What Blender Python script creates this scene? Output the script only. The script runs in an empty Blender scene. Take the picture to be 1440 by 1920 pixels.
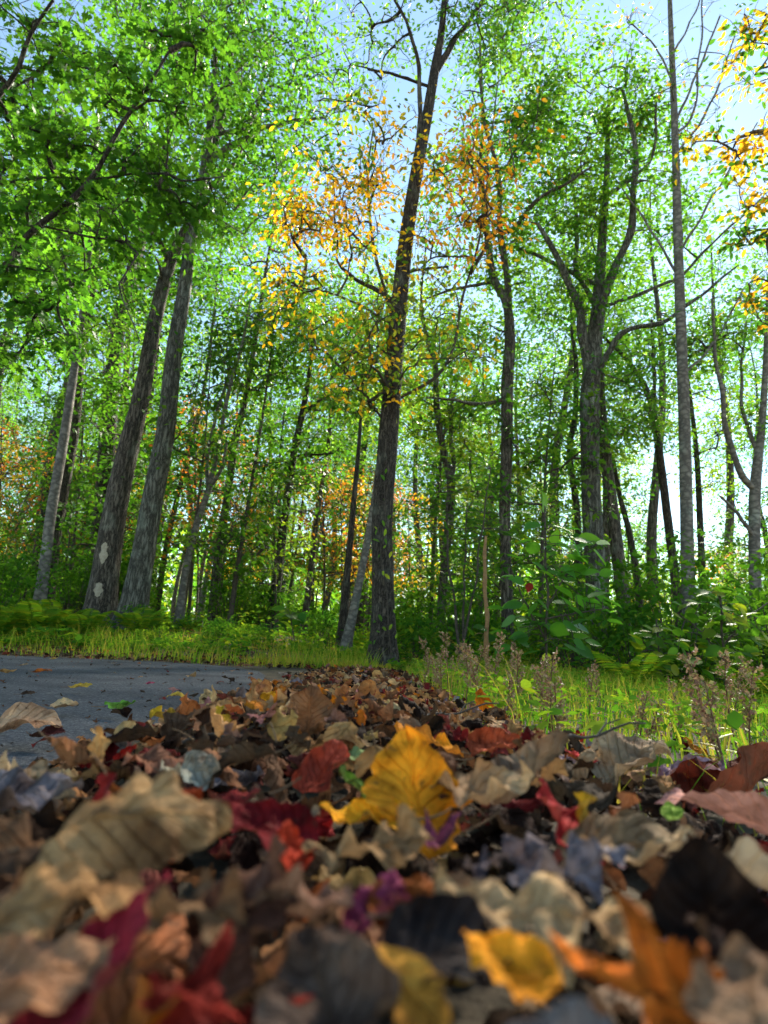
import bpy, math
import numpy as np
from mathutils import Vector, Matrix
rng = np.random.default_rng(11)
R = math.radians
S = bpy.context.scene
COL = S.collection

# ------------------------------------------------------------------ camera, sky, sun, exposure
F, IW, IH = 1100.0, 1440.0, 1920.0                 # focal length and frame in photo pixels
CAM = np.array([0.0, 0.0, 0.25])
PITCH, ROLL = math.atan(248 / F), math.atan(0.045)
fwd = np.array([0, math.cos(PITCH), math.sin(PITCH)])
r0 = np.array([1.0, 0, 0]); u0 = np.array([0, -math.sin(PITCH), math.cos(PITCH)])
rgt = math.cos(ROLL) * r0 + math.sin(ROLL) * u0
upv = -math.sin(ROLL) * r0 + math.cos(ROLL) * u0
cd = bpy.data.cameras.new('camera'); cam = bpy.data.objects.new('camera', cd); COL.objects.link(cam)
m = Matrix.Identity(4)
for i in range(3):
    m[i][0] = rgt[i]; m[i][1] = upv[i]; m[i][2] = -fwd[i]; m[i][3] = CAM[i]
cam.matrix_world = m
cd.sensor_fit = 'VERTICAL'; cd.sensor_height = 36; cd.lens = F * 36 / IH
cd.clip_start = 0.02; cd.clip_end = 2000
cd.dof.use_dof = True; cd.dof.focus_distance = 2.0; cd.dof.aperture_fstop = 5.2
S.camera = cam

SUN_EL, SUN_AZ = 38.0, 27.0
w = bpy.data.worlds.new('World'); S.world = w; w.use_nodes = True
nt = w.node_tree; bg = nt.nodes['Background']
sky = nt.nodes.new('ShaderNodeTexSky'); sky.sky_type = 'NISHITA'; sky.sun_disc = False
sky.sun_elevation = R(SUN_EL); sky.sun_rotation = R(SUN_AZ)
sky.air_density = 1.0; sky.dust_density = 0.05; sky.ozone_density = 1.5
wm = nt.nodes.new('ShaderNodeMix'); wm.data_type = 'RGBA'; wm.blend_type = 'MULTIPLY'; wm.inputs[0].default_value = 1
wm.inputs[7].default_value = (1.04, 1.04, .90, 1)                 # warm tint over the whole sky colour, standing in for white balance
nt.links.new(sky.outputs[0], wm.inputs[6]); nt.links.new(wm.outputs[2], bg.inputs[0]); bg.inputs[1].default_value = 0.05
sd = bpy.data.lights.new('sun', 'SUN'); sd.energy = 5.0; sd.angle = R(9.0); sd.color = (1.0, 0.93, 0.80)
sun = bpy.data.objects.new('sun', sd); COL.objects.link(sun)
sv = Vector((math.sin(R(SUN_AZ)) * math.cos(R(SUN_EL)), math.cos(R(SUN_AZ)) * math.cos(R(SUN_EL)), math.sin(R(SUN_EL))))
sun.rotation_euler = sv.to_track_quat('Z', 'Y').to_euler(); sun.location = (0, 0, 30)
S.view_settings.view_transform = 'Standard'; S.view_settings.look = 'None'
S.view_settings.exposure = 2.85; S.view_settings.gamma = 1.0
S.cycles.max_bounces = 8; S.cycles.diffuse_bounces = 4; S.cycles.transmission_bounces = 6
S.cycles.transparent_max_bounces = 4; S.cycles.glossy_bounces = 2
S.cycles.sample_clamp_indirect = 6.0

# ------------------------------------------------------------------ helpers
def unit(v):
    v = np.asarray(v, float)
    return v / np.maximum(np.linalg.norm(v, axis=-1, keepdims=True), 1e-9)

def P(u, v, Y):
    """world point seen at photo pixel (u, v), Y metres ahead; also its depth along the view axis"""
    d = fwd + (u - IW / 2) / F * rgt - (v - IH / 2) / F * upv
    k = Y / d[1]
    return CAM + d * k, k

def project(p):
    q = np.asarray(p) - CAM
    z = q @ fwd
    return IW / 2 + F * (q @ rgt) / z, IH / 2 - F * (q @ upv) / z, z

def ss(a, b, x):
    t = np.clip((np.asarray(x, float) - a) / (b - a), 0, 1)
    return t * t * (3 - 2 * t)

def wav(x, y, s=0.0):
    return (np.sin(1.3 * x + 0.7 * y + s) + np.sin(-0.8 * x + 1.7 * y + 2.1 * s) + np.sin(2.9 * x + 2.3 * y + 3 * s) * .5) / 2.5

OUTER = np.array([(-.58, -9), (-.58, 0), (-.60, 2.4), (-.66, 3.6), (-.90, 4.6), (-1.35, 5.2), (-2.0, 5.45), (-3.2, 5.3), (-5, 5.0), (-9, 4.3), (-16, 2.4), (-34, -4)], float)
INNER = np.array([(-5.3, -9), (-5.3, -5), (-5.4, -3), (-5.5, -1.6), (-5.7, -.6), (-6.0, -.1), (-6.4, .1), (-7, .15), (-8, .05), (-10.5, -.4), (-17, -2.3), (-35, -8.6)], float)

def in_poly(x, y, poly):
    x = np.asarray(x, float); y = np.asarray(y, float); c = np.zeros(x.shape, bool)
    n = len(poly)
    for i in range(n):
        x1, y1 = poly[i]; x2, y2 = poly[(i + 1) % n]
        c ^= ((y1 > y) != (y2 > y)) & (x < (x2 - x1) * (y - y1) / (y2 - y1 + 1e-12) + x1)
    return c
ROADPOLY = np.vstack([OUTER, INNER[::-1]])

def heap(x, y):
    h = ss(-.57, -.20, x) * ss(.58, .06, x) * (0.105 - .07 * ss(.9, 2.5, y)) * ss(6.2, 4.6, y)
    h = h * (1 + .16 * np.sin(7 * x + 3.1 * y) * np.cos(5.3 * y - 2 * x) + .10 * np.sin(15 * x - 11 * y))
    return h * ss(-1.2, -.2, y)

def terrain(x, y):
    x = np.asarray(x, float); y = np.asarray(y, float)
    bank = .34 * ss(5.4, 9.5, y) * ss(.3, -2.2, x) + .25 * ss(-11, -18, x) * ss(6, 10, y)
    right = -.20 * ss(.6, 4.5, x) * ss(-1, 3, y)
    edge = np.minimum(ss(-.4, .6, x) + ss(5.8, 7.5, y), 1)
    rough = .04 * wav(x * .9, y * .9, 1.0) * edge + .25 * wav(x * .12, y * .12, 2.0) * ss(14, 30, y)
    return bank + right + rough

def ground_z(x, y):
    return terrain(x, y) + .62 * heap(x, y)

def mesh(name, V, faces, col=None, uv=None, smooth=True):
    """faces: list of (n,k) integer arrays"""
    me = bpy.data.meshes.new(name)
    V = np.asarray(V, np.float32)
    me.vertices.add(len(V)); me.vertices.foreach_set('co', V.ravel())
    idx = np.concatenate([np.asarray(f, np.int32).ravel() for f in faces])
    tot = np.concatenate([np.full(len(f), f.shape[1], np.int32) for f in faces])
    st = np.concatenate([[0], np.cumsum(tot)[:-1]]).astype(np.int32)
    me.loops.add(len(idx)); me.loops.foreach_set('vertex_index', idx)
    me.polygons.add(len(tot)); me.polygons.foreach_set('loop_start', st); me.polygons.foreach_set('loop_total', tot)
    if smooth: me.polygons.foreach_set('use_smooth', np.ones(len(tot), bool))
    me.update(calc_edges=True)
    if col is not None:
        a = me.attributes.new('Col', 'FLOAT_COLOR', 'POINT')
        c = np.ones((len(V), 4), np.float32); c[:, :3] = col
        a.data.foreach_set('color', c.ravel())
    if uv is not None:
        l = me.uv_layers.new(name='UVMap')
        l.data.foreach_set('uv', np.asarray(uv, np.float32)[idx].ravel())
    return me

def obj(name, me, mat=None, parent=None, loc=None, kind=None, label=None, cat=None, group=None):
    if me is not None and mat is not None and not me.materials: me.materials.append(mat)
    o = bpy.data.objects.new(name, me); COL.objects.link(o)
    if parent is not None: o.parent = parent
    if loc is not None: o.location = loc
    if kind: o['kind'] = kind
    if label: o['label'] = label
    if cat: o['category'] = cat
    if group: o['group'] = group
    return o

def copy_tree(o, parent=None, label=None):
    c = o.copy(); COL.objects.link(c); c.parent = parent
    if label: c['label'] = label
    for ch in o.children: copy_tree(ch, c)
    return c

class Geo:
    def __init__(s): s.V = []; s.Fc = {}; s.C = []; s.U = []; s.n = 0
    def add(s, V, faces, col=None, uv=None):
        V = np.asarray(V, np.float32).reshape(-1, 3)
        for f in faces:
            f = np.asarray(f, np.int64); s.Fc.setdefault(f.shape[1], []).append(f + s.n)
        s.V.append(V); s.n += len(V)
        if col is not None: s.C.append(np.broadcast_to(np.asarray(col, np.float32), (len(V), 3)))
        if uv is not None: s.U.append(uv)
    def mesh(s, name, smooth=True):
        return mesh(name, np.vstack(s.V), [np.vstack(f) for f in s.Fc.values()],
                    np.vstack(s.C) if s.C else None, np.vstack(s.U) if s.U else None, smooth)

def tubes(Pt, Rd, sides):
    """Pt (N,k,3), Rd (N,k): N tapered tubes"""
    Pt = np.asarray(Pt, float); Rd = np.asarray(Rd, float)
    N, k, _ = Pt.shape
    t = unit(np.gradient(Pt, axis=1))
    mt = unit(Pt[:, -1] - Pt[:, 0])
    ref = np.where((np.abs(mt[:, 2]) > .75)[:, None], np.array([1., 0, 0]), np.array([0, 0, 1.]))[:, None, :]
    n1 = unit(np.cross(t, ref)); n2 = np.cross(t, n1)
    a = np.arange(sides) * 2 * np.pi / sides
    V = Pt[:, :, None, :] + Rd[:, :, None, None] * (np.cos(a)[:, None] * n1[:, :, None, :] + np.sin(a)[:, None] * n2[:, :, None, :])
    base = (np.arange(N)[:, None, None] * k + np.arange(k - 1)[None, :, None]) * sides
    j = np.arange(sides)[None, None, :]; j2 = (j + 1) % sides
    Q = np.stack([base + j, base + j2, base + sides + j2, base + sides + j], -1).reshape(-1, 4)
    return V.reshape(-1, 3), Q

def spline(pts, n):
    """Catmull-Rom through the rows of pts (any number of columns)"""
    p = np.asarray(pts, float)
    p = np.vstack([2 * p[0] - p[1], p, 2 * p[-1] - p[-2]])
    seg = np.linalg.norm(np.diff(p[1:-1, :3], axis=0), axis=1); cum = np.concatenate([[0], np.cumsum(seg)])
    s = np.linspace(0, cum[-1], n); out = []
    for x in s:
        i = min(np.searchsorted(cum, x, side='right') - 1, len(seg) - 1)
        t = (x - cum[i]) / max(seg[i], 1e-9)
        a, b, c, d = p[i], p[i + 1], p[i + 2], p[i + 3]
        out.append(.5 * (2 * b + (c - a) * t + (2 * a - 5 * b + 4 * c - d) * t * t + (3 * b - a - 3 * c + d) * t ** 3))
    return np.array(out)

# ------------------------------------------------------------------ materials
def newmat(name):
    mt = bpy.data.materials.new(name); mt.use_nodes = True
    n = mt.node_tree; n.nodes.clear()
    return mt, n.nodes, n.links

def ramp(N, stops, interp='LINEAR'):
    r = N.new('ShaderNodeValToRGB'); e = r.color_ramp; e.interpolation = interp
    while len(e.elements) < len(stops): e.elements.new(.5)
    for el, (p, c) in zip(e.elements, stops):
        el.position = p; el.color = (*c, 1) if len(c) == 3 else c
    return r

def bark_mat(name, dark, light, lichen, zs=.16, scale=26, bump=.6, dist=.03):
    mt, N, L = newmat(name)
    out = N.new('ShaderNodeOutputMaterial'); b = N.new('ShaderNodeBsdfPrincipled')
    tc = N.new('ShaderNodeTexCoord'); mp = N.new('ShaderNodeMapping'); mp.inputs['Scale'].default_value = (1, 1, zs)
    L.new(tc.outputs['Object'], mp.inputs[0])
    n1 = N.new('ShaderNodeTexNoise'); n1.inputs['Scale'].default_value = scale; n1.inputs['Detail'].default_value = 6; n1.inputs['Roughness'].default_value = .65
    n1.inputs['Distortion'].default_value = .6
    L.new(mp.outputs[0], n1.inputs['Vector'])
    v = N.new('ShaderNodeTexVoronoi'); v.feature = 'DISTANCE_TO_EDGE'; v.inputs['Scale'].default_value = scale * .9
    mx0 = N.new('ShaderNodeMix'); mx0.data_type = 'VECTOR'; mx0.inputs[0].default_value = .12
    L.new(mp.outputs[0], mx0.inputs[4]); L.new(n1.outputs['Color'], mx0.inputs[5]); L.new(mx0.outputs[1], v.inputs['Vector'])
    vr = ramp(N, [(0, (0, 0, 0)), (.35, (1, 1, 1))]); L.new(v.outputs['Distance'], vr.inputs[0])
    mul = N.new('ShaderNodeMath'); mul.operation = 'MULTIPLY'; L.new(n1.outputs['Fac'], mul.inputs[0]); L.new(vr.outputs[0], mul.inputs[1])
    cr = ramp(N, [(0.02, dark), (.28, tuple(.5 * (a + c) for a, c in zip(dark, light))), (.6, light)]); L.new(mul.outputs[0], cr.inputs[0])
    n2 = N.new('ShaderNodeTexNoise'); n2.inputs['Scale'].default_value = 3.2; n2.inputs['Detail'].default_value = 7; L.new(tc.outputs['Object'], n2.inputs['Vector'])
    lr = ramp(N, [(.55, (0, 0, 0)), (.68, (.8, .8, .8))]); L.new(n2.outputs['Fac'], lr.inputs[0])
    mix = N.new('ShaderNodeMix'); mix.data_type = 'RGBA'; L.new(lr.outputs[0], mix.inputs[0]); L.new(cr.outputs[0], mix.inputs[6])
    lm = N.new('ShaderNodeMix'); lm.data_type = 'RGBA'; lm.blend_type = 'MULTIPLY'; lm.inputs[0].default_value = .6
    lm.inputs[6].default_value = (*lichen, 1); L.new(vr.outputs[0], lm.inputs[7]); L.new(lm.outputs[2], mix.inputs[7])
    L.new(mix.outputs[2], b.inputs['Base Color']); b.inputs['Roughness'].default_value = .85; b.inputs['Specular IOR Level'].default_value = .25
    bp = N.new('ShaderNodeBump'); bp.inputs['Strength'].default_value = bump; bp.inputs['Distance'].default_value = dist
    L.new(mul.outputs[0], bp.inputs['Height']); L.new(bp.outputs[0], b.inputs['Normal'])
    L.new(b.outputs[0], out.inputs[0])
    return mt

def leaf_mat(name, trans=.56, gloss=.12, tcol=(1.15, 1.25, .6)):
    mt, N, L = newmat(name)
    out = N.new('ShaderNodeOutputMaterial'); b = N.new('ShaderNodeBsdfPrincipled'); t = N.new('ShaderNodeBsdfTranslucent')
    a = N.new('ShaderNodeAttribute'); a.attribute_name = 'Col'
    L.new(a.outputs['Color'], b.inputs['Base Color']); b.inputs['Roughness'].default_value = .45; b.inputs['Specular IOR Level'].default_value = gloss
    mm = N.new('ShaderNodeMix'); mm.data_type = 'RGBA'; mm.blend_type = 'MULTIPLY'; mm.inputs[0].default_value = 1
    L.new(a.outputs['Color'], mm.inputs[6]); mm.inputs[7].default_value = (*tcol, 1)
    L.new(mm.outputs[2], t.inputs[0])
    mx = N.new('ShaderNodeMixShader'); mx.inputs[0].default_value = trans
    L.new(b.outputs[0], mx.inputs[1]); L.new(t.outputs[0], mx.inputs[2]); L.new(mx.outputs[0], out.inputs[0])
    return mt

def dead_leaf_mat(name, use_object_colour):
    mt, N, L = newmat(name)
    out = N.new('ShaderNodeOutputMaterial'); b = N.new('ShaderNodeBsdfPrincipled'); t = N.new('ShaderNodeBsdfTranslucent')
    if use_object_colour:
        oi = N.new('ShaderNodeObjectInfo'); c = oi.outputs['Color']
    else:
        oi = N.new('ShaderNodeAttribute'); oi.attribute_name = 'Col'; c = oi.outputs['Color']
    g = N.new('ShaderNodeNewGeometry')
    def noise(scale, det, rough=.6):
        n = N.new('ShaderNodeTexNoise'); n.inputs['Scale'].default_value = scale; n.inputs['Detail'].default_value = det; n.inputs['Roughness'].default_value = rough
        L.new(g.outputs['Position'], n.inputs['Vector']); return n
    def mixc(mode, fac, A, B):
        k = N.new('ShaderNodeMix'); k.data_type = 'RGBA'; k.blend_type = mode
        for s, i in ((fac, 0), (A, 6), (B, 7)):
            if hasattr(s, 'links'): L.new(s, k.inputs[i])
            else: k.inputs[i].default_value = s
        return k.outputs[2]
    n1 = noise(28, 5); r1 = ramp(N, [(.3, (.34, .28, .25)), (.5, (.95, .93, .90)), (.72, (1.5, 1.38, 1.2))]); L.new(n1.outputs['Fac'], r1.inputs[0])
    base = mixc('MULTIPLY', 1.0, c, r1.outputs[0])
    nb = noise(13, 4); rb_ = ramp(N, [(.42, (0, 0, 0)), (.62, (.75, .75, .75))]); L.new(nb.outputs['Fac'], rb_.inputs[0])
    base = mixc('MIX', rb_.outputs[0], base, mixc('MULTIPLY', 1.0, base, (.50, .36, .30, 1)))
    n2 = noise(90, 4); r2 = ramp(N, [(.60, (0, 0, 0)), (.70, (1, 1, 1))]); L.new(n2.outputs['Fac'], r2.inputs[0])
    k = N.new('ShaderNodeMath'); k.operation = 'MULTIPLY'; k.inputs[1].default_value = .75; L.new(r2.outputs[0], k.inputs[0])
    base = mixc('MIX', k.outputs[0], base, (.05, .028, .018, 1))
    # veins from the leaf's own coordinates: u along the midrib, v across
    uv = N.new('ShaderNodeUVMap'); sx = N.new('ShaderNodeSeparateXYZ'); L.new(uv.outputs[0], sx.inputs[0])
    def mth(op, A, B=None):
        q = N.new('ShaderNodeMath'); q.operation = op
        for s, i in ((A, 0), (B, 1)):
            if s is None: continue
            if hasattr(s, 'links'): L.new(s, q.inputs[i])
            else: q.inputs[i].default_value = s
        return q.outputs[0]
    av = mth('ABSOLUTE', mth('SUBTRACT', sx.outputs[1], .5))
    sec = mth('PINGPONG', mth('SUBTRACT', mth('MULTIPLY', sx.outputs[0], 9.0), mth('MULTIPLY', av, 5.0)), .5)
    vs = ramp(N, [(0, (1, 1, 1)), (.11, (0, 0, 0))]); L.new(sec, vs.inputs[0])
    vm = ramp(N, [(0, (1, 1, 1)), (.05, (0, 0, 0))]); L.new(av, vm.inputs[0])
    vein = mth('MAXIMUM', vs.outputs[0], vm.outputs[0])
    vlt = mixc('MULTIPLY', 1.0, base, (1.7, 1.55, 1.3, 1))
    base = mixc('MIX', mth('MULTIPLY', vein, .45), base, vlt)
    back = mixc('MIX', .12, base, (.38, .27, .17, 1))
    col = mixc('MIX', g.outputs['Backfacing'], base, back)
    L.new(col, b.inputs['Base Color']); b.inputs['Roughness'].default_value = .7; b.inputs['Specular IOR Level'].default_value = .04
    n3 = noise(110, 4); hh = mth('ADD', mth('MULTIPLY', n3.outputs['Fac'], .8), mth('MULTIPLY', vein, 1.0))
    bp = N.new('ShaderNodeBump'); bp.inputs['Strength'].default_value = .8; bp.inputs['Distance'].default_value = .006
    L.new(hh, bp.inputs['Height']); L.new(bp.outputs[0], b.inputs['Normal'])
    L.new(col, t.inputs[0]); mx = N.new('ShaderNodeMixShader'); mx.inputs[0].default_value = .18
    L.new(b.outputs[0], mx.inputs[1]); L.new(t.outputs[0], mx.inputs[2]); L.new(mx.outputs[0], out.inputs[0])
    return mt

def noise_mat(name, stops, scale, rough=.9, bump=.4, dist=.02, detail=8, scale2=None, stops2=None, spec=.3):
    mt, N, L = newmat(name)
    out = N.new('ShaderNodeOutputMaterial'); b = N.new('ShaderNodeBsdfPrincipled'); tc = N.new('ShaderNodeTexCoord')
    n = N.new('ShaderNodeTexNoise'); n.inputs['Scale'].default_value = scale; n.inputs['Detail'].default_value = detail; n.inputs['Roughness'].default_value = .7
    L.new(tc.outputs['Object'], n.inputs['Vector'])
    r = ramp(N, stops); L.new(n.outputs['Fac'], r.inputs[0]); c = r.outputs[0]
    if scale2:
        n2 = N.new('ShaderNodeTexNoise'); n2.inputs['Scale'].default_value = scale2; n2.inputs['Detail'].default_value = 4; L.new(tc.outputs['Object'], n2.inputs['Vector'])
        r2 = ramp(N, stops2); L.new(n2.outputs['Fac'], r2.inputs[0])
        k = N.new('ShaderNodeMix'); k.data_type = 'RGBA'; k.blend_type = 'MULTIPLY'; k.inputs[0].default_value = 1
        L.new(c, k.inputs[6]); L.new(r2.outputs[0], k.inputs[7]); c = k.outputs[2]
    L.new(c, b.inputs['Base Color']); b.inputs['Roughness'].default_value = rough; b.inputs['Specular IOR Level'].default_value = spec
    bp = N.new('ShaderNodeBump'); bp.inputs['Strength'].default_value = bump; bp.inputs['Distance'].default_value = dist
    L.new(n.outputs['Fac'], bp.inputs['Height']); L.new(bp.outputs[0], b.inputs['Normal']); L.new(b.outputs[0], out.inputs[0])
    return mt

M_OAK = bark_mat('bark_furrowed', (.022, .017, .013), (.23, .19, .15), (.26, .26, .21))
M_DARK = bark_mat('bark_dark', (.012, .009, .007), (.13, .105, .08), (.18, .18, .14), zs=.2, scale=30)
M_PALE = bark_mat('bark_smooth_grey', (.09, .08, .07), (.26, .235, .20), (.30, .31, .26), zs=1.6, scale=9, bump=.25, dist=.012)
M_LICH = bark_mat('bark_lichen', (.03, .027, .02), (.21, .20, .165), (.30, .33, .27), zs=.18, scale=24)
M_TWIG = noise_mat('twig_bark', [(.3, (.03, .023, .017)), (.7, (.10, .08, .06))], 30, bump=.2)
M_LEAF = leaf_mat('green_leaves'); M_AUT = leaf_mat('autumn_leaves', .5, .3, (1.3, 1.2, .6))
M_HERB = leaf_mat('herb_leaves', .5, .0); M_DRY = leaf_mat('dry_weed', .25, .1, (1, 1, .9))
M_FALL = dead_leaf_mat('fallen_leaf', True); M_LIT = dead_leaf_mat('leaf_litter', False)
M_SOIL = noise_mat('forest_floor', [(.3, (.022, .015, .010)), (.5, (.07, .045, .026)), (.7, (.13, .085, .05))], 9, bump=.7, dist=.05,
                   scale2=.7, stops2=[(.3, (.7, .8, .6)), (.7, (1, 1, 1))])
M_ROAD = noise_mat('asphalt', [(.30, (.020, .020, .022)), (.5, (.062, .063, .068)), (.62, (.095, .096, .10)), (.72, (.26, .25, .24))], 95, rough=.85, bump=1.0, dist=.012, detail=4,
                   scale2=2.2, stops2=[(.32, (.75, .75, .77)), (.5, (1.2, 1.2, 1.2)), (.7, (1.7, 1.66, 1.6))], spec=.12)
M_STALK = noise_mat('leaf_stalk', [(.3, (.10, .05, .03)), (.7, (.26, .16, .08))], 60)

# ------------------------------------------------------------------ ground and road
xs = np.concatenate([np.array([-420, -200, -100, -60, -40, -30, -24, -19, -15, -12, -10, -8, -7, -6]), np.arange(-5.2, 5.21, .1), np.array([6, 7, 8, 10, 12, 15, 19, 24, 30, 40, 60, 100, 200, 420])])
ys = np.concatenate([np.array([-420, -100, -40, -15, -6, -3, -1.5]), np.arange(-1, 9.01, .1), np.array([9.5, 10, 11, 12, 13.5, 15, 17, 20, 23, 27, 31, 36, 42, 50, 65, 100, 200, 420])])
X, Yg = np.meshgrid(xs, ys); Z = ground_z(X, Yg)
nx, ny = len(xs), len(ys)
ii = (np.arange(ny - 1)[:, None] * nx + np.arange(nx - 1)[None, :]).ravel()
obj('ground', mesh('ground', np.stack([X, Yg, Z], -1).reshape(-1, 3), [np.stack([ii, ii + 1, ii + nx + 1, ii + nx], -1)]), M_SOIL, kind='structure',
    label='dark forest floor covered with leaf litter and soil', cat='ground')
o1, i1 = spline(np.c_[OUTER, np.zeros(12)], 90), spline(np.c_[INNER, np.zeros(12)], 90)
nc = 9; tt = np.linspace(0, 1, nc)
RV = o1[:, None, :] * (1 - tt)[None, :, None] + i1[:, None, :] * tt[None, :, None]
RV[..., 0] += np.where(np.arange(nc) == 0, 1, 0)[None, :] * .012 * np.sin(np.arange(90) * 2.1)[:, None]
RV[..., 2] = .010 + .02 * np.sin(np.pi * tt)[None, :] + np.maximum(terrain(RV[..., 0], RV[..., 1]), 0)
jj = (np.arange(89)[:, None] * nc + np.arange(nc - 1)[None, :]).ravel()
obj('road', mesh('road', RV.reshape(-1, 3), [np.stack([jj, jj + nc, jj + nc + 1, jj + 1], -1)]), M_ROAD, kind='structure',
    label='dark grey asphalt road curving away to the left', cat='road')

# ------------------------------------------------------------------ leaves for crowns
KITE = (np.array([(0, 0, 0), (.42, .27, .05), (.46, 0, -.02), (.42, -.27, .05), (1, 0, -.08)]), [np.array([(0, 2, 1), (0, 3, 2), (1, 2, 4), (2, 3, 4)])])
OVAL = (np.array([(0, 0, 0), (.25, .20, .04), (.62, .22, .03), (.3, 0, -.01), (.65, 0, -.03), (.25, -.20, .04), (.62, -.22, .03), (1, 0, -.10)]),
        [np.array([(0, 3, 1), (0, 5, 3), (2, 4, 7), (4, 6, 7)]), np.array([(1, 3, 4, 2), (3, 5, 6, 4)])])
_h = [(.12, .07), (.26, .27), (.38, .11), (.52, .38), (.64, .15), (.80, .26), (.86, .10)]
OAKL = (np.array([(0, 0, 0)] + [(a, b, .10 * b) for a, b in _h] + [(1.05, 0, -.06)] + [(a, -b, .10 * b) for a, b in _h] + [(.5, 0, -.02)]),
        [np.array([(0, 16, 1), (0, 9, 16)]), np.array([(1, 16, 3, 2), (9, 10, 11, 16)]), np.array([(3, 16, 5, 4), (11, 12, 13, 16)]),
         np.array([(5, 16, 8, 7), (13, 15, 8, 16)]), np.array([(5, 7, 6), (13, 14, 15)])])
_m = [(.05, .22), (-.10, .45), (.20, .36), (.38, .62), (.50, .26), (.72, .30), (.74, .14)]
MAPL = (np.array([(0, 0, 0)] + [(a, b, .06 * b) for a, b in _m] + [(1.0, 0, -.06)] + [(a, -b, .06 * b) for a, b in _m] + [(.42, 0, -.02)]),
        [np.array([(0, 16, 3, 1), (0, 9, 11, 16), (3, 16, 5, 4), (11, 12, 13, 16), (5, 16, 8, 7), (13, 15, 8, 16)]), np.array([(1, 3, 2), (9, 10, 11), (5, 7, 6), (13, 14, 15)])])
_b = [(.08, .20), (.25, .36), (.45, .40), (.65, .33), (.83, .18)]
BROAD = (np.array([(0, 0, 0)] + [(a, b, .12 * b) for a, b in _b] + [(1.04, 0, -.10)] + [(a, -b, .12 * b) for a, b in _b] + [(a, 0, -.02 - .07 * a * a) for a, b in _b]),
         [np.array([(0, 12, 1), (0, 7, 12), (5, 16, 6), (16, 11, 6)]),
          np.array([(1 + i, 12 + i, 13 + i, 2 + i) for i in range(4)] + [(12 + i, 7 + i, 8 + i, 13 + i) for i in range(4)])])

def leaves(C, D, Nn, size, shape, col, width=1.0):
    """C centres, D tip directions, Nn normals, size lengths, col (n,3)"""
    T, faces = shape
    D = unit(D); B = unit(np.cross(Nn, D)); Nn = np.cross(D, B)
    n, k = len(C), len(T)
    L = (T[:, 0] - .4)[None, :, None] * D[:, None, :] + (T[:, 1] * width)[None, :, None] * B[:, None, :] + T[:, 2][None, :, None] * Nn[:, None, :]
    V = (C[:, None, :] + L * np.asarray(size)[:, None, None]).reshape(-1, 3)
    off = (np.arange(n) * k)[:, None, None]
    return V, [(f[None] + off).reshape(-1, f.shape[1]) for f in faces], np.repeat(col, k, axis=0)

GREEN = np.array([(.04, .13, .018), (.056, .165, .02), (.078, .20, .022), (.11, .24, .024), (.17, .27, .026)])
DEEP = np.array([(.042, .13, .015), (.06, .16, .016), (.08, .185, .017), (.10, .21, .018)])
LIME = np.array([(.09, .21, .02), (.13, .26, .022), (.19, .30, .024), (.28, .32, .025)])
YEL = np.array([(.74, .45, .02), (.78, .40, .018), (.74, .32, .016), (.52, .42, .025), (.16, .24, .02), (.10, .2, .02)])
ORG = np.array([(.78, .30, .02), (.80, .36, .022), (.70, .22, .018), (.76, .42, .03)])
RED = np.array([(.50, .12, .03), (.58, .19, .03), (.42, .10, .03), (.55, .27, .03), (.20, .24, .02), (.10, .2, .02)])
def pick(pal, n, g=None, p=None):
    g = g or rng
    c = pal[g.choice(len(pal), n, p=p)]
    return c * (0.82 + .36 * g.random((n, 1)))

def rand_in(n, hollow=.35):
    d = unit(rng.normal(size=(n, 3))); r = (hollow ** 3 + (1 - hollow ** 3) * rng.random(n)) ** (1 / 3)
    return d * r[:, None]

def sprays(C, R0, npc, size, pal, shape, flat=.45, droop=.35, pal_fn=None):
    """leafy sprays round the cluster centres C"""
    n = len(C); idx = np.repeat(np.arange(n), npc)
    rc = (R0 * (.6 + .8 * rng.random(n)))[idx]
    # a spray is a few flat fans at different tilts
    tilt = unit(np.c_[rng.normal(0, .35, n), rng.normal(0, .35, n), np.ones(n)])[idx]
    off = rng.normal(size=(len(idx), 3)) * .62; off -= tilt * (off * tilt).sum(1, keepdims=True) * (1 - flat)
    Pn = C[idx] + off * rc[:, None]
    D = unit(off * np.array([1, 1, .4]) + rng.normal(0, .35, (len(idx), 3))) + np.array([0, 0, -droop])
    Nn = tilt + rng.normal(0, .45, (len(idx), 3))
    cc = pick(pal, n)[idx] * .55 + pick(pal, len(idx)) * .45 if pal_fn is None else pal_fn(Pn)
    sz = size * (.65 + .7 * rng.random(len(idx)))
    return leaves(Pn, D, Nn, sz, shape, cc), idx, Pn

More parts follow.
